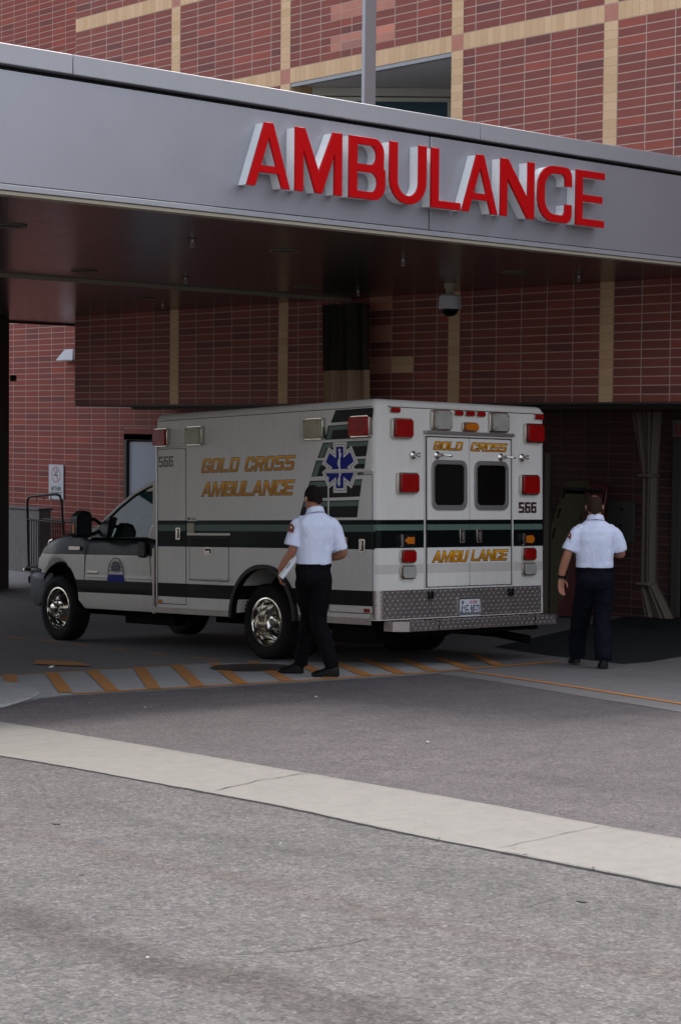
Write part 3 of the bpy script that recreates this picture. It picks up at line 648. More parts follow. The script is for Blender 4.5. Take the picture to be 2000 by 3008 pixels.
# block underside, left end and upper return, top
L = lambda *p: loc(p, bld)
wall.quad(L(XW, YB(26), ZBLK), L(XR, YB(26), ZBLK), L(XR, YB(26), ZTOP), L(XW, YB(26), ZTOP), [(0, 0), (4.5, 0), (4.5, 75), (0, 75)])
wall.build('wall', ['brick', 'tan', 'pink'], bld, fix=False)
mb = MB(); mb.box(L(XW+.01, YB(-12), ZBLK-.025), L(XR, YB(26)-.01, ZBLK-.001)); mb.box(L(XW+.5, YB(-12), ZBLK-.07), L(XW+.65, YB(24), ZBLK-.026)); mb.build('underside', 'post', bld)
mb = MB(); mb.box(L(XW-.05, YB(-12), ZTOP), L(XR+12, YB(26)+.05, ZTOP+.15)); mb.box(L(XR-.05, YB(26)+.06, ZTOP-.02), L(XR+12, 60, ZTOP+.13)); mb.build('parapet', 'coping', bld)
# recessed wall behind, with door opening
rec = MB(); u = YC; GB = -1.6
DY0, DY1, DZ = 26.045, 24.3, 1.27
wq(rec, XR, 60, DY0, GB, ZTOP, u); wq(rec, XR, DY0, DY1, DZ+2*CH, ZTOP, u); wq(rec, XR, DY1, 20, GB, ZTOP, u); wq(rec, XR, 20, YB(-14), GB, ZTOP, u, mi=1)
rec.build('rear_wall', ['brick2', 'brick_shaded'], bld, fix=False)
rec = MB(); L2 = lambda *p: loc(p, bld)
rec.quad(L2(XR, DY0, DZ), L2(XR, DY1, DZ), L2(XR, DY1, DZ+2*CH), L2(XR, DY0, DZ+2*CH), [(0.03, 0), (17.03, 0), (17.03, 1), (0.03, 1)]); rec.build('lintel', 'brick2', bld, fix=False)
mb = MB(); mb.box(L(XR+.001, DY0-.07, GB), L(XR+.14, DY0-.001, DZ)); mb.box(L(XR, DY1-.1, GB), L(XR+.14, DY1-.001, DZ)); mb.box(L(XR+.0, DY1, DZ+.002), L(XR+.14, DY0, DZ+.1)); mb.box(L(XR+.10, DY1, GB), L(XR+.13, DY0, DZ), 1); mb.build('door_recess', ['post', 'post'], bld)
dr = MB(); dr.box(L(XR+.05, DY1+.02, GB), L(XR+.10, DY0-.071, DZ-.03)); dro = dr.build('door', 'doorpaint', bld, bevel=.008)
hd = MB(); hd.tube([L(XR+.05, DY0-.2, .23), L(XR-.02, DY0-.2, .23), L(XR-.02, DY0-.33, .23)], .014, 8); hd.box(L(XR+.03, DY0-.22, .17), L(XR+.05, DY0-.18, .38)); hdo = hd.build('handle', 'blacksteel', dro)
# window over the canopy: angled glazing in the opening
Yl, Yr = YB(13.5), YB(6); wx = XW+.4
def wpt(s_, z): return L(wx+.736*s_, Yl-.677*s_, z)
win = MB()
win.quad(L(XW, Yl, 4.35), L(wx, Yl, 4.35), L(wx, Yl, ZB), L(XW, Yl, ZB), [(0, 0), (2, 0), (2, 18), (0, 18)]); win.build('window_reveal', 'tan', bld, fix=False)
mb = MB(); mb.add([L(XW+.0, Yl, ZB-.001), L(wx, Yl, ZB-.001), wpt(5.2, ZB-.001), L(XW, Yr, ZB-.001)], [(0, 1, 2, 3)]); mb.box(L(XW+.005, Yr, ZB-.05), L(XW+.03, Yl, ZB-.003), 1); mb.box(L(XW+.13, Yr, ZB-.03), L(XW+.16, Yl-.05, ZB-.003), 1)
mb.add([L(XW, Yr, 4.0), L(XW+3.9, Yr, 4.0), L(XW+3.9, Yr, ZB), L(XW, Yr, ZB)], [(0, 1, 2, 3)]); mb.build('window_head', ['ceilgrey', 'greypaint'], bld, fix=False)
wf = MB()
def wbar(s0, s1, z0, z1, d0, d1):
    n = Vector((-.677, -.736, 0)); c = []
    for s_ in (s0, s1):
        for d in (d0, d1): c.append(Vector(wpt(s_, 0))+n*d)
    vs = [(p.x, p.y, zz+4*0+(-bld.location[2])*0+z_) for z_ in (0,) for p in c for zz in ()]
    P = [(p.x, p.y) for p in c]
    lo = z0-bld.location[2]; hi = z1-bld.location[2]
    wf.add([(P[0][0], P[0][1], lo), (P[2][0], P[2][1], lo), (P[3][0], P[3][1], lo), (P[1][0], P[1][1], lo), (P[0][0], P[0][1], hi), (P[2][0], P[2][1], hi), (P[3][0], P[3][1], hi), (P[1][0], P[1][1], hi)],
           [(0, 1, 2, 3), (4, 5, 6, 7), (0, 1, 5, 4), (1, 2, 6, 5), (2, 3, 7, 6), (3, 0, 4, 7)])
wbar(0, 5, 6.06, 6.17, -.02, .05); wbar(0, 5, 5.99, 6.045, -.02, .03); wbar(0, .07, 4.35, 5.99, -.02, .03); wbar(1.86, 1.93, 4.35, 5.99, -.02, .03)
wfo = wf.build('window', 'frame', bld)
g = MB(); g.add([wpt(0, 4.3), wpt(5, 4.3), wpt(5, 6.0), wpt(0, 6.0)], [(0, 1, 2, 3)]); g.build('pane', 'tealglass', wfo)
# far side walls close the volume
mb = MB(); mb.box(L(XR+.2, -9, GB), L(XR+12, 60, ZTOP)); mb.build('core', 'wallconc', bld)

# ------------------------------------------------------------------ invented wing across the yard, unseen: added for reflections and side light
ow = empty('added_wing', (-20, 15, gz(-20, 15)), 'invented pale wing with dark windows across the yard, unseen, added for reflections and side light', 'building')
mb = MB(); W0 = lambda *p: loc(p, ow)
for k in range(14):
    ya = -14+k*5.2
    for z0, z1 in ((-.5, 1.2), (3.0, 4.6), (6.4, 7.2)): mb.quad(W0(-20, ya+5.2, z0), W0(-20, ya, z0), W0(-20, ya, z1), W0(-20, ya+5.2, z1), [(0, 0), (12.8, 0), (12.8, 16), (0, 16)])
    for z0, z1 in ((1.2, 3.0), (4.6, 6.4)): mb.quad(W0(-20, ya+2.2, z0), W0(-20, ya, z0), W0(-20, ya, z1), W0(-20, ya+2.2, z1), [(0, 0), (5.4, 0), (5.4, 17), (0, 17)])
mb.build('wall', 'bounce_stucco', ow, fix=False)
for k in range(14):
    for z0, z1 in ((1.2, 3.0), (4.6, 6.4)):
        mb = MB(); ya = -14+k*5.2; mb.box(W0(-20.12, ya+2.2, z0), W0(-20.2, ya+5.2, z1)); wo_ = mb.build('window', 'darkglass', ow)
mb = MB(); mb.box(W0(-32, -14, -1), W0(-20.25, 58.8, 7.2)); mb.box(W0(-32, -14.1, 7.2), W0(-19.9, 58.9, 7.5)); mb.build('roof', 'coping', ow)

# ------------------------------------------------------------------ entrance canopy
CX0, CX1 = -4.0, XW-.003  # unseen left end extended to shade the ambulance side
can = empty('entrance_canopy', (CX0, YF, gz(CX0, YF)), 'wide silver flat canopy with dark glossy soffit projecting from the brick building', 'canopy')
L = lambda *p: loc(p, can)
XJ = 11.885; XE = 17.05
for a, b in ((CX0, XJ-.008), (XJ+.008, CX1)):
    mb = MB(); mb.box(L(a, YF, 3.235), L(b, YF+.06, 4.045)); mb.build('fascia_panel', 'fascia', can, bevel=.004)
mb = MB(); mb.box(L(CX0, YF+.065, 3.21), L(CX1, YF+.12, 4.2)); mb.build('fascia_backing', 'black', can)
for a, b in ((CX0, 8.122), (8.128, 12.5), (12.506, CX1)):
    mb = MB(); mb.box(L(a, YF-.02, 4.085), L(b, YF+.13, ZFT)); mb.build('coping', 'coping', can, bevel=.006)
mb = MB(); mb.box(L(CX0, YF-.012, 3.185), L(CX1, YF+.06, 3.228)); mb.build('drip_edge', 'coping', can, bevel=.004)
mb = MB(); mb.box(L(CX0, YF+.0, 3.155), L(CX1, YF+.12, 3.18)); mb.build('edge_trim', 'edge', can)
mb = MB(); mb.box(L(CX0+.02, YF+.13, ZS), L(CX1, YFAR-.05, ZS+.03)); mb.build('soffit', 'soffit', can)
mb = MB(); mb.box(L(CX0+.02, YF+.14, ZS+.04), L(CX1, YFAR-.05, 3.95)); mb.build('roof_deck', 'wallconc', can)
mb = MB(); mb.box(L(CX0, YFAR-.05, 3.17), L(18.6, YFAR+.05, ZFT)); mb.box(L(CX0-.05, YF+.14, 3.17), L(CX0+.015, YFAR-.06, ZFT)); mb.build('rear_fascia', 'post', can)
mb = MB(); mb.box(L(XW+.01, YB(26)+.02, ZS), L(18.6, YFAR-.06, ZS+.03)); mb.build('soffit', 'soffit', can)
# ceiling fixtures
for i, (x, y, lab) in enumerate([(9.0, 14.0, 'front row, leftmost, cut by the photo edge'), (12.14, 17.4, 'second row, left one'), (12.1, 13.98, 'front row, between the two front left sprinklers'), (15.37, 17.36, 'second row, right one before the curtain'), (15.34, 20.59, 'third row near the brick wall'), (15.4, 13.98, 'front row, right of the dome camera')]):
    e = empty('ceiling_light', (x, y, ZS), 'round recessed soffit downlight, '+lab, 'ceiling light', 'recessed downlights in the canopy soffit')
    mb = MB(); mb.lathe([(.15, .0), (.15, -.012), (.125, -.012), (.12, .0)], (0, 0, 0), (0, 0, 1), 28); mb.build('trim_ring', 'darkring', e)
    mb = MB(); mb.lathe([(0, -.003), (.121, -.003)], (0, 0, 0), (0, 0, 1), 28); mb.build('lens', 'black', e)
for i, (x, y, lab) in enumerate([(10.774, 13.734, 'front row, left'), (13.437, 17.249, 'second row, left'), (16.096, 21.172, 'third row near the brick wall'), (13.418, 13.695, 'front row, middle'), (16.089, 17.205, 'second row, beside the dark curtain'), (16.123, 13.699, 'front row, right')]):
    e = empty('fire_sprinkler', (x, y, ZS), 'small pendant fire sprinkler under the soffit, '+lab, 'sprinkler', 'fire sprinklers under the canopy soffit')
    mb = MB(); mb.lathe([(0, -.008), (.045, -.008), (.05, 0)], (0, 0, 0), (0, 0, 1), 16); mb.build('escutcheon', 'post', e)
    mb = MB(); mb.tube([(0, 0, 0), (0, 0, -.04)], .012, 8); mb.tube([(.012, 0, -.035), (.02, 0, -.055), (.004, 0, -.075)], .004, 6); mb.tube([(-.012, 0, -.035), (-.02, 0, -.055), (-.004, 0, -.075)], .004, 6); mb.lathe([(0, -.077), (.022, -.079), (.022, -.075), (0, -.073)], (0, 0, 0), (0, 0, 1), 12); mb.build('head', 'alu', e)
# dome camera
e = empty('dome_camera', (16.117, 15.657, ZS), 'beige dome security camera hanging from the soffit', 'security camera')
mb = MB(); mb.lathe([(.0, 0), (.07, 0), (.07, -.055), (.055, -.06), (.045, -.13), (.05, -.14)], (0, 0, 0), (0, 0, 1), 24); mb.build('mount', 'edge', e, smooth=True)
mb = MB(); mb.lathe([(.0, -.125), (.105, -.13), (.125, -.15), (.135, -.29), (.13, -.30), (.10, -.30)], (0, 0, 0), (0, 0, 1), 32); mb.build('housing', 'curtain_tan' if False else 'signwhite', e, smooth=True)
mb = MB(); mb.lathe([(.105, -.295), (.1, -.325), (.08, -.355), (.05, -.378), (.0, -.387)], (0, 0, 0), (0, 0, 1), 28); mb.build('dome', 'darkglass', e, smooth=True)
# curtain track and curtains
e = empty('curtain_track', (4, 18.45, ZS), 'long pale curtain track under the soffit running to the brick wall', 'curtain track')
mb = MB(); mb.box((0, -.02, -.045), (XW-4-.02, .02, -.001)); mb.build('rail', 'edge', e)
def pleat(mb, fn, n=60, m=14, mi=0):
    vs = [fn(i/n, j/m) for j in range(m+1) for i in range(n+1)]
    mb.add(vs, [(j*(n+1)+i, j*(n+1)+i+1, (j+1)*(n+1)+i+1, (j+1)*(n+1)+i) for j in range(m) for i in range(n)], mi)
e = empty('gathered_curtain', (XW-.2, 18.5, gz(16.9, 18.5)), 'gathered curtain, dark top and tan bottom, hanging against the brick wall above the ambulance', 'curtain')
def cf(z0, z1, ph, spread0, spread1):
    def f(u, v):
        z = z0+(z1-z0)*v; w = spread0+(spread1-spread0)*v
        y = .22-w*u; d = .045*math.sin(u*38+ph+v*.5)+.03*math.sin(u*17+ph*2)
        return (-.02-abs(0)+d-.05, y+.015*math.cos(u*38+ph), z-e.location[2])
    return f
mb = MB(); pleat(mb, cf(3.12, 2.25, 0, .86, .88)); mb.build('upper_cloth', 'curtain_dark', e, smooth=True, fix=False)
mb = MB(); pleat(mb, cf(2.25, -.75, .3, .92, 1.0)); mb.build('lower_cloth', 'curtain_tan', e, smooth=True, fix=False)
for k in range(9): mb = MB(); mb.tube([(-.06, .20-.1*k, 3.155-e.location[2]), (-.06, .20-.1*k, 3.12-e.location[2])], .008, 6); mb.build('hook', 'post', e)
def tied(x, ytop0, ytop1, ywaist, yb0, yb1, ztop, z1, z2, zb, name, label):
    e = empty(name, (x, ywaist, gz(x, ywaist)), label, 'curtain')
    def f(u, v):
        z = ztop+(zb-ztop)*v
        if z > z1: t = (ztop-z)/(ztop-z1); c = (ytop0+ytop1)/2*(1-t)+ywaist*t; h = (ytop0-ytop1)/2*(1-t)+.085*t; h = h
        elif z > z2: c = ywaist; h = .085
        else: t = (z2-z)/(z2-zb); c = ywaist*(1-t)+(yb0+yb1)/2*t; h = .085*(1-t**.7)+(yb0-yb1)/2*t**.7
        y = c+h*(1-2*u); d = .05*math.sin(u*34)+.02*math.sin(u*13+1)
        return (d-.02, y-ywaist, z-e.location[2])
    mb = MB(); pleat(mb, f, 70, 40); mb.build('cloth', 'curtain_brown', e, smooth=True, fix=False)
    mb = MB(); mb.box((-.13, -.1, z1-.03-e.location[2]), (.06, .1, z1+.01-e.location[2])); mb.box((-.13, -.1, z2-.03-e.location[2]), (.06, .1, z2+.01-e.location[2])); mb.build('tie_band', 'curtain_brown', e, bevel=.02)
    return e
tied(17.9, 14.37, 13.92, 14.07, 14.12, 13.70, 1.72, .98, -.30, -.70, 'tied_curtain', 'brown curtain tied at its waist beside the entrance, right of the second man')
e = empty('side_curtain', (18.3, 16.1, gz(18.3, 16.1)), 'dark brown narrow hanging curtain just behind the ambulance rear corner', 'curtain')
mb = MB(); pleat(mb, lambda u, v: (.03*math.sin(u*22), .26-.42*u+.01, (1.2+(-.85-1.2)*v)-e.location[2]), 30, 6); mb.build('cloth', 'curtain_brown', e, smooth=True, fix=False)
# column at the left
px_, py_ = 16.62, 26.2
e = empty('canopy_column', (px_-.42, py_, gz(px_, py_)), 'dark square canopy column at the left edge', 'column')
mb = MB(); mb.box((-.45, -.35, 0), (.42, .35, ZS-.002-e.location[2])); mb.build('shaft', 'post', e, bevel=.015)
mb = MB(); mb.tube([(.43, -.36, 1.15+2.2), (.50, -.42, 1.15+2.2)], .05, 12); mb.build('small_lamp', 'blacksteel', e)
# steel fin over the canopy
e = empty('steel_fin', (16.2, 17.17, 3.95), 'tall flat grey steel post rising from the canopy roof in front of the window', 'post')
mb = MB(); mb.box((-.095, -.025, 0), (.095, .03, 5.8)); mb.build('blade', 'coping', e, bevel=.004)
mb = MB(); mb.box((-.16, -.12, 0), (.16, .12, .02)); mb.build('base_plate', 'coping', e)

# ------------------------------------------------------------------ red channel letters
sg = empty('ambulance_sign', (12.0, YF, 3.4), 'red channel letters reading AMBULANCE on the canopy fascia', 'sign')
L = lambda *p: loc(p, sg)
yF = YF-.115; ZL = 3.415; HL = .515
SX = lambda x: 9.63+(x-9.63)   # face plane x
specs = [('A', 9.712, 10.165), ('M', 10.222, 10.735), ('B', 10.815, 11.232), ('U', 11.284, 11.724), ('L', 11.783, 12.150), ('A', 12.168, 12.628), ('N', 12.668, 13.118), ('C', 13.168, 13.640), ('E', 13.702, 14.112)]
for ch, x0, x1 in specs:
    w = (x1-x0)/HL; s_ = .18 if ch not in 'AMN' else .165
    cs = glyph(ch, w, s_, .125 if ch in 'ELBA' else .135, .40 if ch in 'CU' else .27)
    cs = [[(p[0]*HL, p[1]*HL) for p in c] for c in cs]
    for i, c in enumerate(cs):
        if (area(c) < 0) == (i == 0): c.reverse()
    mb = MB(); mb.prism(cs, lambda u, v, w: L(x0+u, yF-.012+.024-w*1.0, ZL+v), .022)
    o = mb.build('letter', 'red', sg, bevel=.003)
    mb = MB(); inner = [offset(c, -.006) for c in cs]; mb.prism(inner, lambda u, v, w: L(x0+u, YF-.001-w, ZL+v), .115-.013); mb.build('return', 'return', o)

# ------------------------------------------------------------------ things by the rear wall
e = empty('no_smoking_sign', (XR-.015, 28.015, .2), 'white no smoking within 50 feet sign on the brick wall', 'sign')
mb = MB(); mb.prism([rrect(-.225, 0, .225, .612, .01)], lambda u, v, w: (-w, -u, v), .012); mb.build('plate', 'signwhite', e)
circ = lambda cx, cy, r, n=36: [(cx+r*math.cos(6.2832*k/n), cy+r*math.sin(6.2832*k/n)) for k in range(n)]
mb = MB(); f2 = lambda u, v, w: (-.0125-w, -u, v)
mb.prism([circ(0, .435, .138), circ(0, .435, .124)[::-1]], f2, .001)
a = R(-55); c_, s_ = math.cos(a), math.sin(a); mb.prism([[(c_*x-s_*y, .435+s_*x+c_*y) for x, y in ((-.128, -.007), (.128, -.007), (.128, .007), (-.128, .007))]], lambda u, v, w: (-.0145-w, -u, v), .001)
mb.build('prohibition_ring', 'signred', e, fix=True)
mb = MB(); f3 = lambda u, v, w: (-.0125-w, -u, v)
mb.prism([[(-.075, .415), (.06, .415), (.06, .437), (-.075, .437)]], f3, .001); mb.prism([rnd([(.0, .46, .0), (.02, .5, .01), (.0, .54, .01), (.015, .54), (.035, .5, .01), (.018, .46)])], f3, .001); mb.prism([rnd([(.035, .46, .0), (.055, .5, .01), (.04, .53, .01), (.052, .53), (.07, .5, .01), (.05, .46)])], f3, .001)
for txt, y, w in (('WITHIN', .155, .30), ('50 FEET', .06, .37)):
    for cs in text_contours(txt, w, .072, w=.55, s=.15, t=.15, r=.18, gap=.12, shear=.12, wid={'W': .8}, space=.3):
        mb.prism([[(p[0]-w/2, p[1]+y) for p in c] for c in cs], f3, .001)
mb.build('lettering', 'signblack', e)
e = empty('wall_lamp', (XR, 27.5, 2.63), 'white wedge shaped wall lamp on the lit brick wall', 'lamp')
mb = MB(); mb.add([(0, .25, 0), (-.22, .25, 0), (-.12, .12, .19), (0, .12, .19), (0, -.25, 0), (-.22, -.25, 0), (-.12, -.12, .19), (0, -.12, .19)], [(0, 1, 2, 3), (4, 7, 6, 5), (1, 5, 6, 2), (2, 6, 7, 3), (0, 4, 5, 1), (0, 3, 7, 4)]); mb.build('shade', 'signwhite', e)
mb = MB(); mb.box((-.2, -.22, -.02), (-.02, .22, -.001)); mb.build('diffuser', 'clearlens', e)
e = empty('low_concrete_wall', (18.0, 28.5, gz(18, 28.5)), 'low cast concrete wall behind the ambulance front', 'wall')
mb = MB(); mb.box((-.0, -1.42, -.1), (.25, 6, .06-e.location[2])); mb.build('wall', 'wallconc', e, bevel=.02)
mb = MB(); mb.box((-.02, -1.44, .062-e.location[2]), (.27, 6, .10-e.location[2])); mb.build('cap', 'pad', e, bevel=.008)
rx, ry = 17.2, 25.62
e = empty('equipment_cart', (rx, ry, gz(rx, ry)), 'black steel cart with arched hook frame beside the low wall', 'cart'); zc = -e.location[2]
mb = MB(); mb.tube([(0, .55, .3), (0, .60, .25+zc), (0, .57, .31+zc), (0, .50, .345+zc), (0, -.25, .405+zc), (0, -.33, .38+zc), (0, -.38, .30+zc), (0, -.50, .3)], .02, 8); mb.build('arch_frame', 'blacksteel', e, smooth=True)
for k in range(3): mb = MB(); mb.tube([(0, .32-.2*k, .345+.016*k+zc), (0, .32-.2*k, .29+.016*k+zc), (0, .30-.2*k, .275+.016*k+zc)], .007, 6); mb.build('hook', 'blacksteel', e)
mb = MB(); mb.tube([(0, .58, -.03+zc), (0, -.46, -.06+zc)], .016, 8); mb.tube([(.3, .58, -.03+zc), (.3, -.46, -.06+zc)], .016, 8)
for k in range(15): mb.tube([(0, .54-.068*k, -.04+zc), (0, .54-.068*k, .32)], .008, 6)
mb.box((-.02, -.5, .26), (.35, .6, .30)); mb.build('cage', 'blacksteel', e)
for x in (.03, .3):
    for y in (-.42, .52): mb = MB(); mb.lathe([(0, -.02), (.07, -.02), (.08, 0), (.07, .02), (0, .02)], (x, y, .08), (1, 0, 0), 16); mb.box((x-.01, y-.01, .08), (x+.01, y+.01, .26)); mb.build('castor', 'rubber', e)
# right-hand side items on the recessed wall
def board(name, y0, y1, tilt, zt, mat, lab):
    w = y0-y1; e = empty(name, (XR-.35, (y0+y1)/2, gz(XR-.35, y1)+.02), lab, 'backboard', 'spine boards leaning on the dark brick wall')
    zb = 0; H = zt-e.location[2]; mb = MB()
    out = rnd([(-w/2*1.0, 0, .08), (w/2*1.0, 0, .08), (w/2*1.12, H*.6, .1), (w/2*.95, H, .1), (-w/2*.95, H, .1), (-w/2*1.12, H*.6, .1)], 4)
    holes = []
    for k in range(6):
        for sx in (-1, 1): cx = sx*w*.40; cy = H*(.12+.15*k); holes.append([(cx-.02, cy), (cx-.02, cy+.13), (cx+.02, cy+.13), (cx+.02, cy)])
    mb.prism([out]+holes, lambda u, v, w_: (v/H*.30-w_, -u+v*tilt, v), .045); mb.build('board', mat, e, bevel=.008)
    mb = MB(); mb.box((-.06+.30*.9, -w*.35+H*.9*tilt, H*.93), (-.047+.30*.9, w*.35+H*.9*tilt, H*.955)); mb.build('strap', 'black', e)
    return e
board('spine_board', 16.55, 16.08, -.17, .84, 'yellowboard', 'yellow spine board leaning against the dark brick wall')
board('spine_board', 16.12, 15.72, -.12, .82, 'dred', 'orange spine board leaning behind the yellow one')
e = empty('wall_panel', (XR, 15.35, -.2), 'flat dark metal access panel on the brick wall beside the second man', 'panel')
mb = MB(); mb.box((-.05, -.21, .28), (0, .21, .81)); mb.build('cover', 'darkmetal', e, bevel=.01); mb = MB(); mb.lathe([(0, -.012), (.02, -.012), (.02, 0)], (-.05, -.01, .70), (1, 0, 0), 12); mb.lathe([(0, -.012), (.02, -.012), (.02, 0)], (-.05, 0, .5), (1, 0, 0), 12); mb.build('lock', 'black', e)
e = empty('red_letter_sign', (XR, 14.4, 1.42), 'small white sign with red edge and red lettering, cut by the right photo edge', 'sign')
mb = MB(); mb.prism([[(-.18, 0), (.4, 0), (.4, .21), (-.18, .21)]], lambda u, v, w: (-w, -u, v), .02); mb.build('plate', 'wallconc', e)  # white plate coloured concrete grey to paint in the deep shade
mb = MB(); f4 = lambda u, v, w: (-.0205-w, -u, v)
for cs in text_contours('EMERGENCY' if False else 'U', .09, .13, w=.6, s=.2, t=.2, r=.25): mb.prism([[(p[0]-.13, p[1]+.04) for p in c] for c in cs], f4, .001)
mb.prism([[(-.18, 0), (.4, 0), (.4, .01), (-.18, .01)]], f4, .001); mb.build('lettering', 'signred', e)
e = empty('entrance_door', (XR-.02, 13.6, gz(XR, 13.6)), 'dark glazed entrance door at the right photo edge', 'door')
mb = MB(); mb.box((-.06, .80, 0), (0, .93, 2.22)); mb.box((-.06, -.9, 2.12), (0, .799, 2.22)); mb.box((-.06, -.9, 0), (0, -.8, 2.12)); fr_ = mb.build('frame', 'darkmetal', e, bevel=.006)
mb = MB(); mb.box((-.03, -.8, 0), (-.01, .8, 2.12)); mb.build('leaf', 'darkglass', e)

# ------------------------------------------------------------------ the ambulance (local axes: x across from the near side, y forward from the rear, z up)
amb = empty('ambulance', (0, 0, 0), 'white ambulance with green black stripes and gold lettering, parked under the canopy', 'ambulance')
_A = Matrix(((0.99925838, -0.03128585, -0.02244762), (0.03027296, 0.99856723, -0.0441253), (0.02379595, 0.04341302, 0.99877378))).transposed().to_4x4()
_A.translation = Vector((12.90210868, 13.48206634, gz(12.902, 13.482)+.009)); amb.matrix_world = _A
W_, L_, ZT, ZBM = 2.44, 3.755, 2.68, .50
P = lambda mb, name, mats, par=amb, **k: mb.build(name, mats, par, **k)
# module body: side profile with wheel arches, extruded across
AC, AR = 1.76, .53
prof = [(0, ZBM-.02), (AC-AR, ZBM-.02)]+[(AC-AR*math.cos(t), .45+AR*math.sin(t)) for t in [math.pi*k/18 for k in range(0, 19)] if .45+AR*math.sin(t) > ZBM-.01]+[(AC+AR, ZBM-.02), (L_, ZBM-.02), (L_, ZT), (0, ZT)]
bm = bmesh.new(); n = len(prof)
v0 = [bm.verts.new((0, y, z)) for y, z in prof]; v1 = [bm.verts.new((W_, y, z)) for y, z in prof]
bm.faces.new(v0); bm.faces.new(v1[::-1])
for i in range(n): bm.faces.new((v0[i], v1[i], v1[(i+1) % n], v0[(i+1) % n]))
bmesh.ops.recalc_face_normals(bm, faces=bm.faces)
be = []
for e_ in bm.edges:
    a, b = e_.verts[0].co, e_.verts[1].co
    top = a.z > ZT-.01 and b.z > ZT-.01; rearv = a.y < .01 and b.y < .01 and abs(a.x-b.x) < .01; frv = a.y > L_-.01 and b.y > L_-.01 and abs(a.x-b.x) < .01
    if top or rearv or frv: be.append(e_)
bmesh.ops.bevel(bm, geom=be, offset=.085, segments=6, profile=.5, affect='EDGES')
me = bpy.data.meshes.new('module_body'); bm.to_mesh(me); bm.free(); me.materials.append(MAT['module'])
for p in me.polygons: p.use_smooth = True
try: me.set_sharp_from_angle(angle=R(30))
except Exception: pass
mo = bpy.data.objects.new('module_body', me); COL.objects.link(mo); mo.parent = amb
side = lambda u, v, w: (-w, u, v)          # u = forward, v = height, w = out of the near side
rear = lambda u, v, w: (u, -w, v)          # u = across
def pr(cs, fn, w0, w1, mat, name, par=amb, bevel=0, **k):
    mb = MB(); mb.prism(cs, lambda u, v, w: fn(u, v, w0+w), w1-w0); return mb.build(name, mat, par, bevel=bevel, **k)
def frame_poly(x0, y0, x1, y1, t, r=.01):
    a = rrect(x0, y0, x1, y1, r, 3); b = rrect(x0+t, y0+t, x1-t, y1-t, max(r-t, .003), 3); return [a, b[::-1]]
# roof seams / gutters
mb = MB(); mb.box((-.012, .05, 2.600), (-.0, 3.66, 2.612)); mb.box((.16, -.014, 2.602), (2.39, 0, 2.616)); mb.build('gutter_trim', 'white', amb, bevel=.003)
mb = MB(); mb.box((-.003, .05, 2.594), (-.0, 3.66, 2.600)); mb.box((.16, -.003, 2.596), (2.39, 0, 2.602)); mb.build('gutter_seam', 'gap', amb)
# compartment doors on the near side
def sdoor(name, y0, z0, y1, z1, hood=True, label=None):
    pr(frame_poly(y0, z0, y1, z1, .007), side, 0, .0025, 'gap', name+'_seam')
    d = pr([rrect(y0+.010, z0+.010, y1-.010, z1-.010, .01, 3)], side, .000, .005, 'module', name, bevel=.002)
    if hood: pr([[(y0-.03, z1+.018), (y1+.03, z1+.018), (y1+.03, z1+.045), (y0-.03, z1+.045)]], side, 0, .022, 'white', 'rain_hood', bevel=.006)
    return d
d1 = sdoor('compartment_door', 3.15, .536, 3.697, 2.283)
d2 = sdoor('compartment_door', 2.375, .826, 3.085, 1.292)
d3 = sdoor('compartment_door', .046, .544, .709, 1.930)
mb = MB(); mb.tube([(-.012, 3.08, .828), (-.012, 2.38, .822)], .012, 8); mb.build('lower_hinge', 'alu', d2)
mb = MB(); mb.box((-.014, 3.69, .54), (0, 3.712, 2.33)); mb.box((-.014, .700, .56), (0, .718, 1.92)); mb.build('hinge', 'alu', amb, bevel=.003)
def latch(y0, z0, y1, z1, par, horiz=False):
    o = pr([rrect(y0, z0, y1, z1, .01, 3)], side, .004, .016, 'chrome', 'handle', par, bevel=.004)
    i = .016; pr([rrect(y0+i, z0+i, y1-i, z1-i, .006, 3)], side, .0162, .0168, 'black', 'recess', o)
    if horiz: pr([rrect(y0+.03, (z0+z1)/2-.022, y1-.03, (z0+z1)/2+.002, .004, 2)], side, .017, .028, 'chrome', 'lever', o, bevel=.003)
    else: pr([rrect((y0+y1)/2-.010, z0+.025, (y0+y1)/2+.010, z1-.02, .004, 2)], side, .017, .028, 'chrome', 'lever', o, bevel=.003)
latch(3.25, 1.262, 3.332, 1.398, d1); latch(.153, 1.152, .239, 1.288, d3); latch(2.66, 1.100, 2.80, 1.183, d2, True)
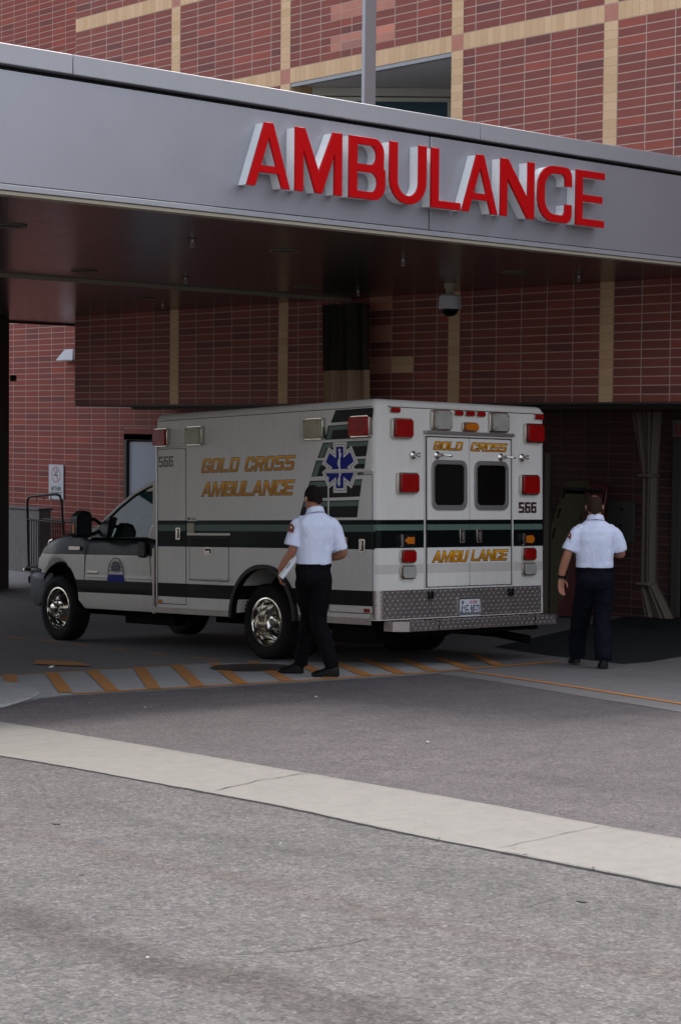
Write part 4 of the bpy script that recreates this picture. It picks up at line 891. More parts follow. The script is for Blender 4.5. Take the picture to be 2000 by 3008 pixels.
# graphics near side: slanted louvre stripes
slabs = [[(.026, 2.585), (.598, 2.585), (.672, 2.462), (.042, 2.468)], [(.057, 2.440), (.715, 2.432), (.758, 2.292), (.063, 2.292)],
         [(.103, 2.263), (.795, 2.263), (.882, 2.109), (.139, 2.109)], [(.145, 2.084), (.903, 2.084), (.980, 1.92), (.176, 1.935)],
         [(.196, 1.882), (1.002, 1.878), (1.095, 1.696), (.233, 1.709)], [(.243, 1.675), (1.106, 1.670), (1.178, 1.502), (.274, 1.502)]]
gm = MB(); gg = MB()
for k, q in enumerate(slabs):
    c = q if area(q) > 0 else q[::-1]; gm.prism([c], lambda u, v, w: side(u, v, .0055+w), .0012)
    a, b, c2, d = q   # right top, left top, left bottom, right bottom in forward coords
    h = (b[1]-c2[1]); t1 = .10 if k == 0 else .18; t2 = .34 if k else .22
    lerp = lambda p, r, t: (p[0]+(r[0]-p[0])*t, p[1]+(r[1]-p[1])*t)
    g_top = [lerp(a, d, t1*.35), lerp(b, c2, t1*.35), lerp(b, c2, t2), lerp(a, d, t2)]; g_top[1] = (g_top[1][0]-.018, g_top[1][1]); g_top[2] = (g_top[2][0]-.018, g_top[2][1])
    if k: 
        gg.prism([g_top if area(g_top) > 0 else g_top[::-1]], lambda u, v, w: side(u, v, .0071+w), .0006)
        lf = [lerp(b, c2, t2), lerp(b, c2, .97), (lerp(b, c2, .97)[0]-.07, lerp(b, c2, .97)[1]), (lerp(b, c2, t2)[0]-.07, lerp(b, c2, t2)[1])]; lf = [(p[0]-.018, p[1]) for p in lf]
        if k < 5: gg.prism([lf if area(lf) > 0 else lf[::-1]], lambda u, v, w: side(u, v, .0071+w), .0006)
gm.build('slanted_graphic', 'blkgraphic', amb); gg.build('slanted_graphic_highlight', 'grngraphic', amb)
# star of life
def star(scale, grow):
    out = []; aw, al = .26, 1.0
    pts = []
    for k in range(6):
        a = math.pi/2+k*math.pi/3; d = Vector((math.cos(a), math.sin(a))); nrm = Vector((-d.y, d.x))
        hw = aw*.5+grow; ln = al*.5+grow; inner = (aw*.5+grow)/math.tan(math.pi/6)*1.0
        p1 = d*ln-nrm*hw; p2 = d*ln+nrm*hw; mid = Vector((math.cos(a+math.pi/6), math.sin(a+math.pi/6)))*(hw/math.sin(math.pi/6))
        pts += [p1, p2, mid]
    return [(p.x*scale, p.y*scale) for p in pts]
def star_at(cy, cz, sy, sz, w0, grow, mat, name, par=amb):
    c = [(cy-p[0]*sy, cz+p[1]*sz) for p in star(1, grow)]
    if area(c) < 0: c.reverse()
    return pr([c], side, w0, w0+.0008, mat, name, par)
SC, SZ_ = .433, .42
s0 = star_at(.531, 2.005, SC, SZ_, .0080, .105, 'whitevinyl', 'star_emblem'); star_at(.531, 2.005, SC, SZ_, .0090, .055, 'blkgraphic', 'outline', s0); star_at(.531, 2.005, SC, SZ_, .0099, .043, 'whitevinyl', 'white_ring', s0)
star_at(.531, 2.005, SC, SZ_, .0108, .0, 'blue', 'blue_star', s0)
mb = MB(); mb.tube([(-.012, .531, 1.83), (-.012, .531, 2.175)], .0075, 8); mb.tube([(-.012, .531, 2.17), (-.012, .531, 2.192)], .012, 8)
sn = [(-.014, .531+.028*math.sin(t*1.0)*(1-.3*k/30), 1.82+.33*k/30) for k, t in [(k, k/30*3.6*math.pi) for k in range(31)]]; mb.tube(sn, .0062, 6); mb.build('serpent_staff', 'whitevinyl', s0)
pr([[(0.02, 1.955), (.73, 1.962), (.73, 1.990), (.02, 1.983)]], side, .012, .03, 'white', 'rain_hood', bevel=.005)
# lettering
def letters(txt, fn, u0, v0, wid_, hei, name, flip=False, w0=.004, gold=True, mat=None, **kw):
    kw.setdefault('w', .72); kw.setdefault('s', .205); kw.setdefault('t', .175); kw.setdefault('r', .14); kw.setdefault('gap', .10); kw.setdefault('shear', .22)
    gl = text_contours(txt, wid_, hei, **kw)
    F = (lambda u, v, w: fn(u0-u, v0+v, w)) if flip else (lambda u, v, w: fn(u0+u, v0+v, w))
    bk = MB()
    o1 = .0055 if gold else .003
    for cs in gl:
        out = offset(cs[0], o1); hs = [offset(c, o1*.8) for c in cs[1:]]
        hs = [h for h in hs if area(h) < 0 and abs(area(h)) > 2e-5]
        bk.prism([out]+hs, lambda u, v, w: F(u, v, w0+w), .0007)
    ob = bk.build(name, 'brown' if gold else (mat or 'brown'), amb)
    fr2 = MB()
    for i, cs in enumerate(gl): fr2.prism(cs, lambda u, v, w: F(u, v, w0+.0010+w), .0006)
    fr2.build('letter_face', goldm(v0, hei) if gold else 'dred' if mat is None else mat, ob)
    return ob
W2 = {'M': .98, 'N': .82, 'A': .82, ' ': .4}
letters('GOLD CROSS', side, 2.872, 1.999, 1.635, .150, 'gold_lettering', flip=True, wid=W2, space=.48, w0=.0006)
letters('AMBULANCE', side, 2.872, 1.739, 1.62, .155, 'gold_lettering', flip=True, wid=W2, gap=.05, w0=.0006)
letters('566', side, 3.660, 2.082, .27, .115, 'number_lettering', flip=True, gold=False, mat='brown', shear=0, s=.22, t=.15, gap=.15, r=.1, w0=.0055)
# rear
letters('566', rear, 2.022, 1.550, .262, .108, 'number_lettering', gold=False, mat='brown', shear=0, s=.22, t=.15, gap=.15, r=.1)
# rear doors
pr([[(.640, 2.345), (1.930, 2.345), (1.930, 2.378), (.640, 2.378)]], rear, 0, .035, 'alu', 'door_header_trim', bevel=.004)
pr(frame_poly(.668, .785, 1.908, 2.326, .016), rear, 0, .004, 'gap', 'door_frame_seam')
pr(frame_poly(.645, .775, 1.930, 2.340, .016), rear, 0, .010, 'white', 'door_frame', bevel=.003)
rd = []
for x0, x1 in ((.688, 1.280), (1.288, 1.888)):
    rd.append(pr([rrect(x0, .80, x1, 2.310, .01, 3)], rear, .000, .012, 'module', 'rear_door', bevel=.003))
pr([[(1.281, .80), (1.287, .80), (1.287, 2.31), (1.281, 2.31)]], rear, 0, .004, 'gap', 'door_gap')
for i, (x0, x1) in enumerate(((.738, 1.236), (1.345, 1.845))):
    f = pr([rrect(x0, 1.575, x1, 2.085, .085, 6), rrect(x0+.038, 1.575+.050, x1-.038, 2.085-.044, .055, 6)[::-1]], rear, .012, .028, 'alu', 'window_frame', rd[i], bevel=.006)
    pr([rrect(x0+.03, 1.575+.04, x1-.03, 2.085-.036, .06, 6)], rear, .0125, .0165, 'darkglass', 'glass', f)
for i, (x0, x1) in enumerate(((1.130, 1.202), (1.374, 1.448))):
    h = pr([rrect(x0, 1.238, x1, 1.380, .01, 3)], rear, .012, .026, 'chrome', 'handle', rd[i], bevel=.004)
    pr([rrect(x0+.014, 1.252, x1-.014, 1.366, .006, 3)], rear, .0262, .0268, 'black', 'recess', h)
    pr([rrect(x0+.026, 1.262, x1-.026, 1.352, .004, 3)], rear, .027, .038, 'chrome', 'lever', h, bevel=.003)
o = letters('GOLD', rear, .768, 2.187, .425, .082, 'gold_lettering', wid=W2, w0=.0125)
letters('CROSS', rear, 1.296, 2.185, .545, .085, 'gold_lettering', wid=W2, w0=.0125)
letters('AMBU', rear, .750, 1.046, .515, .112, 'gold_lettering', wid=W2, gap=.05, w0=.0125)
letters('LANCE', rear, 1.300, 1.052, .548, .110, 'gold_lettering', wid=W2, gap=.05, w0=.0125)
# lamps: bezel + lens
def lamp(fn, u0, z0, u1, z1, mat, depth=.05, name='warning_light', rim=.02, shift=0.0):
    if u0 > u1: u0, u1 = u1, u0
    o = pr([rrect(u0, z0, u1, z1, .03 if u1-u0 > .15 else .012, 4)], fn, 0, depth*.7, 'chrome', name, bevel=.008)
    pr([rrect(u0+rim+shift, z0+rim*.8, u1-rim*.6+min(shift, 0), z1-rim*.8, .028 if u1-u0 > .15 else .01, 4)], fn, depth*.7+.0005, depth+.004, mat, 'lens', o, bevel=.012)
    return o
def screws(o, fn, u0, z0, u1, z1, w):
    mb = MB()
    for u in (u0+.035, u1-.035):
        for z in (z0+.035, z1-.035): mb.prism([circ(u, z, .007, 8)], lambda a, b, c: fn(a, b, w+c), .003)
    mb.build('screws', 'black', o)
for y0, z0, y1, z1, m in ((3.445, 2.305, 3.74, 2.515, 'redlens'), (2.80, 2.302, 3.085, 2.515, 'yellowlens'), (.752, 2.294, 1.040, 2.518, 'yellowlens'), (.045, 2.297, .337, 2.513, 'redlens')):
    y1 = min(y1, 3.70); o = lamp(side, y0, z0, y1, z1, m, .075, rim=.016); 
    if m != 'redlens': screws(o, side, y0, z0, y1, z1, .079)
for x0, z0, x1, z1, m in ((.189, 2.287, .462, 2.491, 'redlens'), (.731, 2.385, 1.003, 2.591, 'clearlens'), (1.560, 2.386, 1.836, 2.592, 'clearlens'), (2.088, 2.289, 2.365, 2.495, 'redlens'), (.262, 1.739, .540, 1.949, 'redlens'), (2.018, 1.737, 2.294, 1.951, 'redlens')):
    o = lamp(rear, x0, z0, x1, z1, m, .06, rim=.017, shift=.016)
    if m != 'redlens': screws(o, rear, x0+.02, z0, x1, z1, .064)
lamp(rear, 1.172, 2.383, 1.389, 2.477, 'amberlens', .05, rim=.012, shift=.02)
for x0, x1 in ((.178, .306), (1.066, 1.184), (1.222, 1.350), (1.384, 1.504), (2.249, 2.382)): lamp(rear, x0, 2.541, x1, 2.596, 'redlens', .03, 'marker_light', rim=.006)
for x0, x1, fl in ((.310, .506, 1), (2.056, 2.248, 1)):
    o = pr([rrect(x0, 1.208, x1, 1.330, .015, 4)], rear, 0, .03, 'black', 'turn_signal', bevel=.005)
    pr([rrect(x0-.002, 1.206, x0+.03, 1.332, .012, 4)], rear, 0, .036, 'chrome', 'rim', o, bevel=.005)
    a, b = x0+.045, x1-.02
    if x0 < 1: sh = [(a, 1.27), (a+.05, 1.312), (a+.05, 1.30), (b, 1.305), (b, 1.233), (a+.05, 1.238), (a+.05, 1.226)]
    else: sh = [(b, 1.27), (b-.03, 1.312), (a, 1.305), (a, 1.233), (b-.03, 1.226)]
    sh = sh if area(sh) > 0 else sh[::-1]; pr([sh], rear, .0305, .04, 'amberlens', 'lens', o, bevel=.004)
for z0, z1, m, nm in ((1.044, 1.178, 'redlens', 'tail_light'), (.886, 1.020, 'clearlens', 'reversing_light')):
    for x0, x1 in ((.308, .515), (2.054, 2.256)): lamp(rear, x0, z0, x1, z1, m, .04, nm, rim=.012, shift=.016)
lamp(side, .412, 1.206, .470, 1.304, 'redlens', .03, 'marker_light', rim=.008)
lamp(side, .08, .558, .171, .598, 'redlens', .012, 'side_reflector', rim=.003); lamp(side, 3.60, .541, 3.686, .585, 'amberlens', .014, 'side_reflector', rim=.003)
pr([rrect(2.998, 1.322, 3.110, 1.446, .01, 3)], side, 0, .018, 'yellowlens', 'side_marker', bevel=.004)
bd = pr([rrect(2.955, 1.470, 3.130, 1.518, .004, 2)], side, 0, .002, 'whitevinyl', 'small_sticker'); pr([rrect(3.075, 1.477, 3.122, 1.511, .01, 3)], side, .0022, .0028, 'dred', 'red_mark', bd)
mb = MB()
for k in range(2): mb.box((-.003, 2.965, 1.479+.018*k), (-.0022, 3.06, 1.489+.018*k))
mb.build('print', 'dred', bd)
# bump posts and door catches
def catch(x, z, name, long):
    mb = MB(); mb.lathe([(0, 0), (.042, 0), (.040, .02), (.018, .035), (.016, .10 if long else .06), (.0, .10 if long else .06)], (x, 0, z), (0, -1, 0), 16)
    if long: mb.tube([(x, -.09, z), (x+.05, -.13, z-.005), (x+.10, -.135, z-.01)], .010, 8)
    else:
        mb.box((x-.02, -.10, z+.008), (x+.02, -.055, z+.022)); mb.box((x-.02, -.10, z-.022), (x+.02, -.055, z-.008))
    mb.build(name, 'chrome', amb, smooth=True)
catch(.49, 2.125, 'door_catch', False); catch(2.055, 2.13, 'door_catch', False); catch(.818, 2.130, 'door_hook', True); catch(1.735, 2.128, 'door_hook', True)
# tread plate
def plate(mb, org, U, V, w, h, pitch=.036, cut=None):
    org, U, V = Vector(org), Vector(U), Vector(V); N_ = U.cross(V); ni, nj = int(w/pitch), int(h/pitch*1.0)
    for i in range(ni):
        for j in range(max(nj, 1)):
            u = (i+.5)*w/ni; v = (j+.5)*h/max(nj, 1)
            if cut and cut(u, v): continue
            a = R(45) if (i+j) % 2 else R(-45)
            du = U*math.cos(a)+V*math.sin(a); dv = N_.cross(du); c = org+U*u+V*v; l, b, z = pitch*.40, pitch*.15, .0035
            z = .0030; mb.add([c-du*l, c-dv*b, c+du*l, c+dv*b, c+N_*z+du*l*.5, c+N_*z-du*l*.5], [(0, 1, 5), (1, 4, 5), (1, 2, 4), (2, 3, 4), (3, 5, 4), (3, 0, 5)])
mb = MB()
px0, px1, pz0, pz1 = 1.115, 1.46, .50, .685
mb.prism([[(.085, .49), (2.355, .49), (2.355, .775), (.085, .775)], [(px0+.02, .505), (px0+.02, .672), (px1-.03, .672), (px1-.03, .505)]], lambda u, v, w: rear(u, v, w), .004)
plate(mb, (.09, -.004, .49), (1, 0, 0), (0, 0, 1), 2.26, .285, cut=lambda u, v: px0-.02 < u+.09 < px1+.01 and v+.49 < pz1+.01)
mb.build('rear_tread_plate', 'tread', amb, fix=True)
mb = MB(); n = 7; r_ = .089; cx = .085; cyy = .085
ring = [(cx-r_*math.cos(t), cyy-r_*math.sin(t)) for t in [math.pi/2*k/n for k in range(n+1)]]
mb.add([(x, y, .49) for x, y in ring]+[(x, y, .775) for x, y in ring], [(i, i+1, n+2+i, n+1+i) for i in range(n)])
for k in range(3):
    t = math.pi/2*(k+.5)/3; nn = Vector((-math.cos(t), -math.sin(t), 0)); uu = Vector((math.sin(t), -math.cos(t), 0)); c0 = Vector((cx, cyy, .49))+nn*r_
    plate(mb, c0-uu*.021, uu, (0, 0, 1), .042, .285)
mb.build('corner_tread_plate', 'tread', amb, smooth=True)
for y0, y1 in ((.085, AC-AR), (AC+AR, 3.755)):
    mb = MB(); mb.box((-.005, y0, .435), (.012, y1, .50)); plate(mb, (-.005, y1, .437), (0, -1, 0), (0, 0, 1), y1-y0, .062, .031); mb.build('skirt_tread_plate', 'tread', amb)
mb = MB(); mb.box((-.006, 3.755, .42), (.02, 3.795, 1.16)); plate(mb, (-.006, 3.795, .42), (0, -1, 0), (0, 0, 1), .04, .74, .035); mb.build('front_corner_tread_plate', 'tread', amb)
mb = MB(); mb.box((.1, .02, .40), (2.34, .06, .49)); mb.build('rear_sill', 'under', amb)
# licence plate
lp = MB(); lp.prism(frame_poly(px0-.005, .50, px1+.005, .69, .022, .004), lambda u, v, w: rear(u, v, w), .016); lpo = lp.build('plate_recess', 'alu', amb, bevel=.003)
mb = MB(); mb.box((px0+.01, -.003, .50), (px1-.01, -.0005, .68)); mb.build('recess_back', 'under', lpo)
tl = lambda u, v, w: (px0+.028+u, -.004-w, .500+v)
mb = MB(); mb.prism([rrect(0, -.02, .29, .160, .008, 3)], tl, .004); pl = mb.build('licence_plate', 'platewhite', lpo)
mb = MB()
for cs in text_contours('416 NED', .27, .098, w=.52, s=.12, t=.12, r=.18, gap=.13, space=.34, wid={'1': .3, 'E': .42, 'F': .42}): mb.prism([[(p[0]+.01, p[1]+.0) for p in c] for c in cs], lambda u, v, w: tl(u, v, .0042+w), .0006)
mb.build('plate_lettering', 'navy', pl)
mb = MB()
for cs in text_contours('UTAH', .10, .032, w=.5, s=.16, t=.16, r=.1): mb.prism([[(p[0]+.145, p[1]+.112) for p in c] for c in cs], lambda u, v, w: tl(u, v, .0042+w), .0006)
mb.build('plate_state_name', 'signred', pl)
mb = MB(); mb.prism([rnd([(.02, .105, 0), (.06, .11, .01), (.05, .15, .01), (.03, .145, 0)])], lambda u, v, w: tl(u, v, .0042+w), .0006); mb.build('plate_picture', 'grngraphic', pl)
for x in (.690, 1.848):
    mb = MB(); mb.box((x, -.045, .678), (x+.06, 0, .755)); mb.build('rubber_buffer', 'black', amb, bevel=.012)
# rear bumper step
mb = MB(); bz0, bz1 = .375, .47
out = [(.10, 0.0), (.10, -.13), (.22, -.245), (2.33, -.245), (2.455, -.16), (2.455, 0.0)]
mb.prism([out[::-1] if area(out) < 0 else out], lambda u, v, w: (u, v, bz0+w), bz1-bz0)
plate(mb, (.25, -.2455, bz0+.01), (1, 0, 0), (0, 0, 1), 2.06, .08, .034); plate(mb, (.25, -.24, bz1+.0005), (1, 0, 0), (0, 1, 0), 2.06, .23, .036)
bo = mb.build('rear_step_bumper', 'tread', amb)
mb = MB()
for x in (.62, 2.0): mb.box((x, -.249, bz0-.004), (x+.008, -.0, bz1+.005))
mb.build('bumper_joint', 'black', bo)
mb = MB(); mb.box((.3, -.1, .32), (2.2, 0, .37)); mb.build('bumper_bracket', 'under', bo)
# wheel-arch flare (black rubber)
def arc(cy, cz, r, a0=0, a1=math.pi, n=26): return [(cy+r*math.cos(a0+(a1-a0)*k/n), cz+r*math.sin(a0+(a1-a0)*k/n)) for k in range(n+1)]
fl = MB()
ro = [(AC+AR+.033, .43)]+arc(AC, .45, AR+.03, .06, math.pi-.06)+[(AC-AR-.033, .43)]; ri = [(AC-AR+.018, .43)]+arc(AC, .45, AR-.02, math.pi-.06, .06)+[(AC+AR-.018, .43)]
fl.prism([ro+ri], lambda u, v, w: side(u, v, w-.02), .075); fl.build('wheel_arch_flare', 'black', amb, bevel=.018, seg=3)
mb = MB(); mb.box((.012, AC-AR+.01, .46), (.03, AC-AR+.03, .5)); mb.box((.55, .3, .38), (1.9, 3.7, .62)); mb.box((.06, 2.35, .44), (.5, 3.7, .52)); mb.tube([(.2, 1.8, .40), (2.24, 1.8, .40)], .06, 12)
mb.lathe([(0, -.16), (.12, -.1), (.17, 0), (.12, .1), (0, .16)], (1.22, 1.8, .36), (0, 1, 0), 18); mb.box((.75, -.0, .3), (1.0, 3.6, .4)); mb.box((1.45, -.0, .3), (1.7, 3.6, .4)); mb.box((.2, .25, .22), (.55, .9, .44)); mb.box((.62, 3.7, .32), (.72, 6.6, .5)); mb.box((1.72, 3.7, .32), (1.82, 6.6, .5)); mb.box((.45, 4.0, .25), (.62, 5.0, .42)); mb.box((.9, 5.0, .3), (1.5, 6.5, .8))
mb.tube([(1.75, .75, .30), (2.0, .35, .27), (2.15, .12, .22), (2.22, .03, .20)], .045, 12); mb.build('chassis', 'under', amb)
for x0 in (.02, 1.85):   # wheel tubs
    mb = MB(); mb.box((x0+.40*(x0 < 1)+(-.0), AC-AR-.02, .5), (x0+.42*(x0 < 1)+(.02 if x0 > 1 else 0), AC+AR+.02, .99)); mb.build('wheel_tub', 'under', amb)
# wheels
def tyre_prof(Rr, rr, w): return [(rr, -w/2+.01), (rr+.02, -w/2-.004), ((Rr+rr)/2, -w/2-.016), (Rr-.03, -w/2-.002), (Rr-.008, -w/2+.02), (Rr, -w/2+.045), (Rr, -.035), (Rr-.012, -.03), (Rr-.012, -.02), (Rr, -.015), (Rr, .015), (Rr-.012, .02), (Rr-.012, .03), (Rr, .035), (Rr, w/2-.045), (Rr-.008, w/2-.02), (Rr-.03, w/2+.002), ((Rr+rr)/2, w/2+.016), (rr, w/2-.01)]
def wheel(x, y, out, front, dual=False):
    """out = -1 near side, +1 far side"""
    root = MB(); ax = (out, 0, 0)
    root.lathe(tyre_prof(.40, .245, .225), (x, y, .40), ax, 48)
    for k in range(60):   # tread blocks on the shoulder
        t = 6.2832*k/60
        for s_ in (-1, 1): c = Vector((x+s_*.075, y+.3995*math.cos(t), .40+.3995*math.sin(t))); r1 = Vector((0, math.cos(t), math.sin(t))); t1 = Vector((0, -math.sin(t), math.cos(t))); root.add([c+t1*.012+Vector((.03, 0, 0)), c-t1*.012+Vector((.03, 0, 0)), c-t1*.012-Vector((.03, 0, 0)), c+t1*.012-Vector((.03, 0, 0)), c+r1*.005+t1*.009+Vector((.027, 0, 0)), c+r1*.005-t1*.009+Vector((.027, 0, 0)), c+r1*.005-t1*.009-Vector((.027, 0, 0)), c+r1*.005+t1*.009-Vector((.027, 0, 0))], [(4, 5, 6, 7), (0, 1, 5, 4), (1, 2, 6, 5), (2, 3, 7, 6), (3, 0, 4, 7)])
    if dual: root.lathe(tyre_prof(.40, .245, .225), (x-out*.29, y, .40), ax, 40)
    w = root.build('wheel', 'rubber', amb, smooth=True)
    m = MB()
    if front:
        m.lathe([(.252, .085), (.262, .100), (.258, .112), (.244, .114), (.236, .10), (.232, .06), (.215, .045), (.20, .05), (.165, .085), (.13, .115), (.125, .118), (.118, .112), (.085, .112), (.07, .118), (.062, .16), (.055, .19), (.03, .20), (0, .20)], (x, y, .40), ax, 48)
    else:
        m.lathe([(.252, .085), (.262, .100), (.258, .112), (.244, .114), (.236, .10), (.228, .03), (.222, -.03), (.205, -.07), (.17, -.095), (.13, -.105), (.115, -.10), (.10, -.06), (.085, -.04), (.075, -.035), (.072, .0), (.062, .03), (.05, .036), (.03, .036), (.028, .03), (0, .03)], (x, y, .40), ax, 48)
    m.build('rim', 'chrome', w, smooth=True)
    m = MB(); rn, an = (.10, .112) if front else (.10, -.06)
    for k in range(8 if front else 8):
        t = 6.2832*(k+.4)/8; m.lathe([(.012, 0), (.014, .01), (.012, .03), (.007, .045 if front else .04), (0, .048 if front else .042)], (x+out*an, y+rn*math.cos(t), .40+rn*math.sin(t)), ax, 8)
    m.build('wheel_nuts', 'chrome', w, smooth=True)
    m = MB(); rh, ah = (.186, .068) if front else (.165, -.088)
    for k in range(4 if front else 5):
        t = 6.2832*(k+.02)/(4 if front else 5); c = Vector((x+out*(ah), y+rh*math.cos(t), .40+rh*math.sin(t))); r1 = Vector((0, math.cos(t), math.sin(t))); t1 = Vector((0, -math.sin(t), math.cos(t))); nrm = (Vector((out, 0, 0))*.75+r1*.5 if front else Vector((out, 0, 0))*.9-r1*.4).normalized(); r2 = t1.cross(nrm)
        m.add([c+nrm*.007+(t1*math.cos(q)*.034+r2*math.sin(q)*.022) for q in [6.2832*j/16 for j in range(16)]]+[c-nrm*.02+(t1*math.cos(q)*.034+r2*math.sin(q)*.022) for q in [6.2832*j/16 for j in range(16)]], [tuple(range(16))]+[(j, (j+1) % 16, 16+(j+1) % 16, 16+j) for j in range(16)])
    m.build('hand_holes', 'under', w)
    return w
FY = 6.077
wheel(.165, 1.80, -1, False, True); wheel(2.275, 1.80, 1, False, True); wheel(.30, FY, -1, True); wheel(2.14, FY, 1, True)
# cab body loft
CW0, CW1 = .205, 2.235; CM = (CW0+CW1)/2
def topside(y):
    pts = [(3.85, 1.275), (5.35, 1.275), (5.6, 1.32), (5.9, 1.305), (6.2, 1.270), (6.4, 1.230), (6.58, 1.170), (6.66, 1.115), (6.70, 1.02)]
    for (a, za), (b, zb) in zip(pts, pts[1:]):
        if y <= b: return za+(zb-za)*(y-a)/(b-a)
    return pts[-1][1]
def crown(y): return .11 if 5.3 < y < 6.45 else (.11*max(0, (y-5.1)/.2) if y <= 5.3 else .11*max(0, (6.72-y)/.27))
FR_ = .47; FC = (FY+.02, .43)
def bottom(y):
    if abs(y-FC[0]) < FR_: 
        return max(.43, FC[1]+.545*math.sqrt(max(0, 1-((y-FC[0])/FR_)**2)))
    if y > FC[0]+FR_: return .78+(.0)
    return .415
def sect(y):
    b = bottom(y); t = topside(y); sc = 1.0-.10*max(0, (y-6.1)/.62)**1.6; bul = .02*math.exp(-((y-FC[0])/.5)**2)
    ys = [(.035, b), (.0-bul, min(b+.05, t-.2)), (-.004-bul, (b+min(.95, t-.1))/2 if b < .9 else b+.08), (-.0-bul, max(.98, b+.12) if t > 1.12 else t-.06), (.012, t-.09), (.03, t-.035), (.06, t-.008), (.10, t)]
    c = crown(y); hood = [(.20, t+c*.12), (.26, t+c*.62), (.40, t+c*.82), (.7, t+c*.95), (1.015, t+c)]
    half = [(CM-(CM-(CW0+o))*sc, y, z) for o, z in ys+hood]
    return half+[(2*CM-x, yy, z) for x, yy, z in half[::-1][1:]]
st = [3.85, 4.3, 4.8, 5.2, 5.35, 5.45, 5.55, FC[0]-FR_+.001]+[FC[0]-FR_*math.cos(math.pi*k/22) for k in range(1, 22)]+[FC[0]+FR_-.001, 6.60, 6.65, 6.68, 6.70]
cb = MB(); cb.loft([sect(y) for y in st], caps=False, closed=False)
cbo = cb.build('cab_body', 'cab', amb, smooth=True)
# inner fender and nose
mb = MB(); mb.box((CW0+.30, 5.5, .45), (CW1-.30, 6.62, 1.14)); mb.box((CW0+.03, 3.86, .44), (CW1-.03, 5.50, 1.1)); mb.build('inner_body', 'under', amb)
for s0, s1 in ((CW0+.012, CW0+.10), (CW1-.10, CW1-.012)):
    mb = MB(); a = arc(FC[0], FC[1], .50, 0, math.pi, 24); sq = [(FC[0]+(p[0]-FC[0])*.93, FC[1]+(p[1]-FC[1])*1.055) for p in a]; i_ = [(FC[0]+(p[0]-FC[0])*.87, FC[1]+(p[1]-FC[1])*1.02) for p in arc(FC[0], FC[1], .50, math.pi, 0, 24)]
    mb.prism([sq+i_], lambda u, v, w: (s0+w, u, v), s1-s0); mb.build('wheel_arch_liner', 'under', amb)
mb = MB(); mb.box((.40, 6.66, .85), (2.04, 6.74, 1.13)); mb.build('grille', 'black', amb, bevel=.02)
for z in (.93, 1.0, 1.07): mb = MB(); mb.box((.62, 6.73, z), (1.82, 6.76, z+.03)); mb.build('grille_bar', 'chrome', amb, bevel=.008)
for x0, x1 in ((.285, .56), (1.88, 2.155)):
    mb = MB(); xo = x0 if x0 < 1 else x1; xi = x1 if x0 < 1 else x0
    mb.add([(xo, 6.50, .94), (xi, 6.74, .92), (xi, 6.74, 1.12), (xo, 6.50, 1.13), (xo, 6.40, .94), (xi, 6.5, .92), (xi, 6.5, 1.12), (xo, 6.40, 1.13)], [(0, 1, 2, 3), (4, 7, 6, 5), (0, 3, 7, 4), (1, 5, 6, 2), (3, 2, 6, 7), (0, 4, 5, 1)]); mb.build('headlight', 'clearlens', amb, bevel=.015)
# front bumper
mb = MB(); rings = []
for x, y in ((.22, 6.42), (.20, 6.62), (.24, 6.80), (.40, 6.90), (1.22, 6.96), (2.04, 6.90), (2.20, 6.80), (2.24, 6.62), (2.22, 6.42)): rings.append([(x, y, .745), (x, y+.012, .80), (x+(.1 if x < 1 else -.1 if x > 2 else 0)*.3, y-.05, .83), (x+(.05 if x < 1 else -.05), y-.10, .82), (x+(.05 if x < 1 else -.05), y-.12, .40), (x+(.02 if x < 1 else -.02), y-.07, .42), (x, y-.0, .52)])
mb.loft(rings, caps=True, closed=True); mb.build('front_bumper', 'bumpermetal', amb, smooth=True, bevel=0)
mb = MB(); mb.box((.26, 6.55, .80), (2.18, 6.84, .88)); mb.build('bumper_cover', 'black', amb, bevel=.02)
mb = MB(); 
for x in (.62, 1.82): mb.tube([(x, 6.94, .80), (x, 6.98, .95), (x, 6.98, 1.15), (x, 6.92, 1.22), (x, 6.86, 1.23)], .025, 10)
mb.tube([(.30, 7.06, .86), (.50, 7.02, .83), (.62, 6.98, .85)], .02, 10); mb.tube([(.62, 6.96, 1.21), (1.82, 6.96, 1.21)], .025, 10); mb.tube([(.62, 6.98, .92), (1.82, 6.98, .92)], .025, 10); mb.build('grille_guard', 'chrome', amb, smooth=True)
# cab doors: seams, handle, badges
sc_ = lambda u, v, w: (CW0-.004-w, u, v)
seam = [(5.474, 1.27), (5.49, 1.0), (5.505, .76), (5.50, .68)]
mb = MB(); mb.tube([(CW0-.007, y, z) for y, z in seam], .005, 6); mb.tube([(CW0-.001, y, z) for y, z in ((4.125, 1.27), (4.135, 1.0), (4.11, .80), (4.135, .72), (4.13, .60))], .005, 6); mb.build('door_seam', 'gap', amb)
mb = MB(); mb.add([(CW0-.0005, 5.52, .775), (CW0-.010, 5.52, .80), (CW0-.0005, 5.50, .835), (CW0-.0005, 3.86, .775), (CW0-.010, 3.86, .80), (CW0-.0005, 3.86, .835)], [(0, 1, 4, 3), (1, 2, 5, 4), (0, 2, 1)]); mb.build('door_crease', 'white', amb)
pr([rrect(5.585, 1.120, 5.830, 1.165, .01, 3)], sc_, 0, .018, 'chrome', 'fender_badge', bevel=.006); pr([rrect(5.195, .850, 5.435, .874, .004, 3)], sc_, .004, .014, 'chrome', 'door_badge', bevel=.004); pr([rrect(5.195, .836, 5.435, .849, .003, 3)], sc_, .004, .010, 'dred', 'door_badge', bevel=.003)
dh = MB(); dh.box((CW0-.035, 4.19, 1.045), (CW0+.002, 4.345, 1.235)); dh.build('door_handle', 'black', amb, bevel=.02)
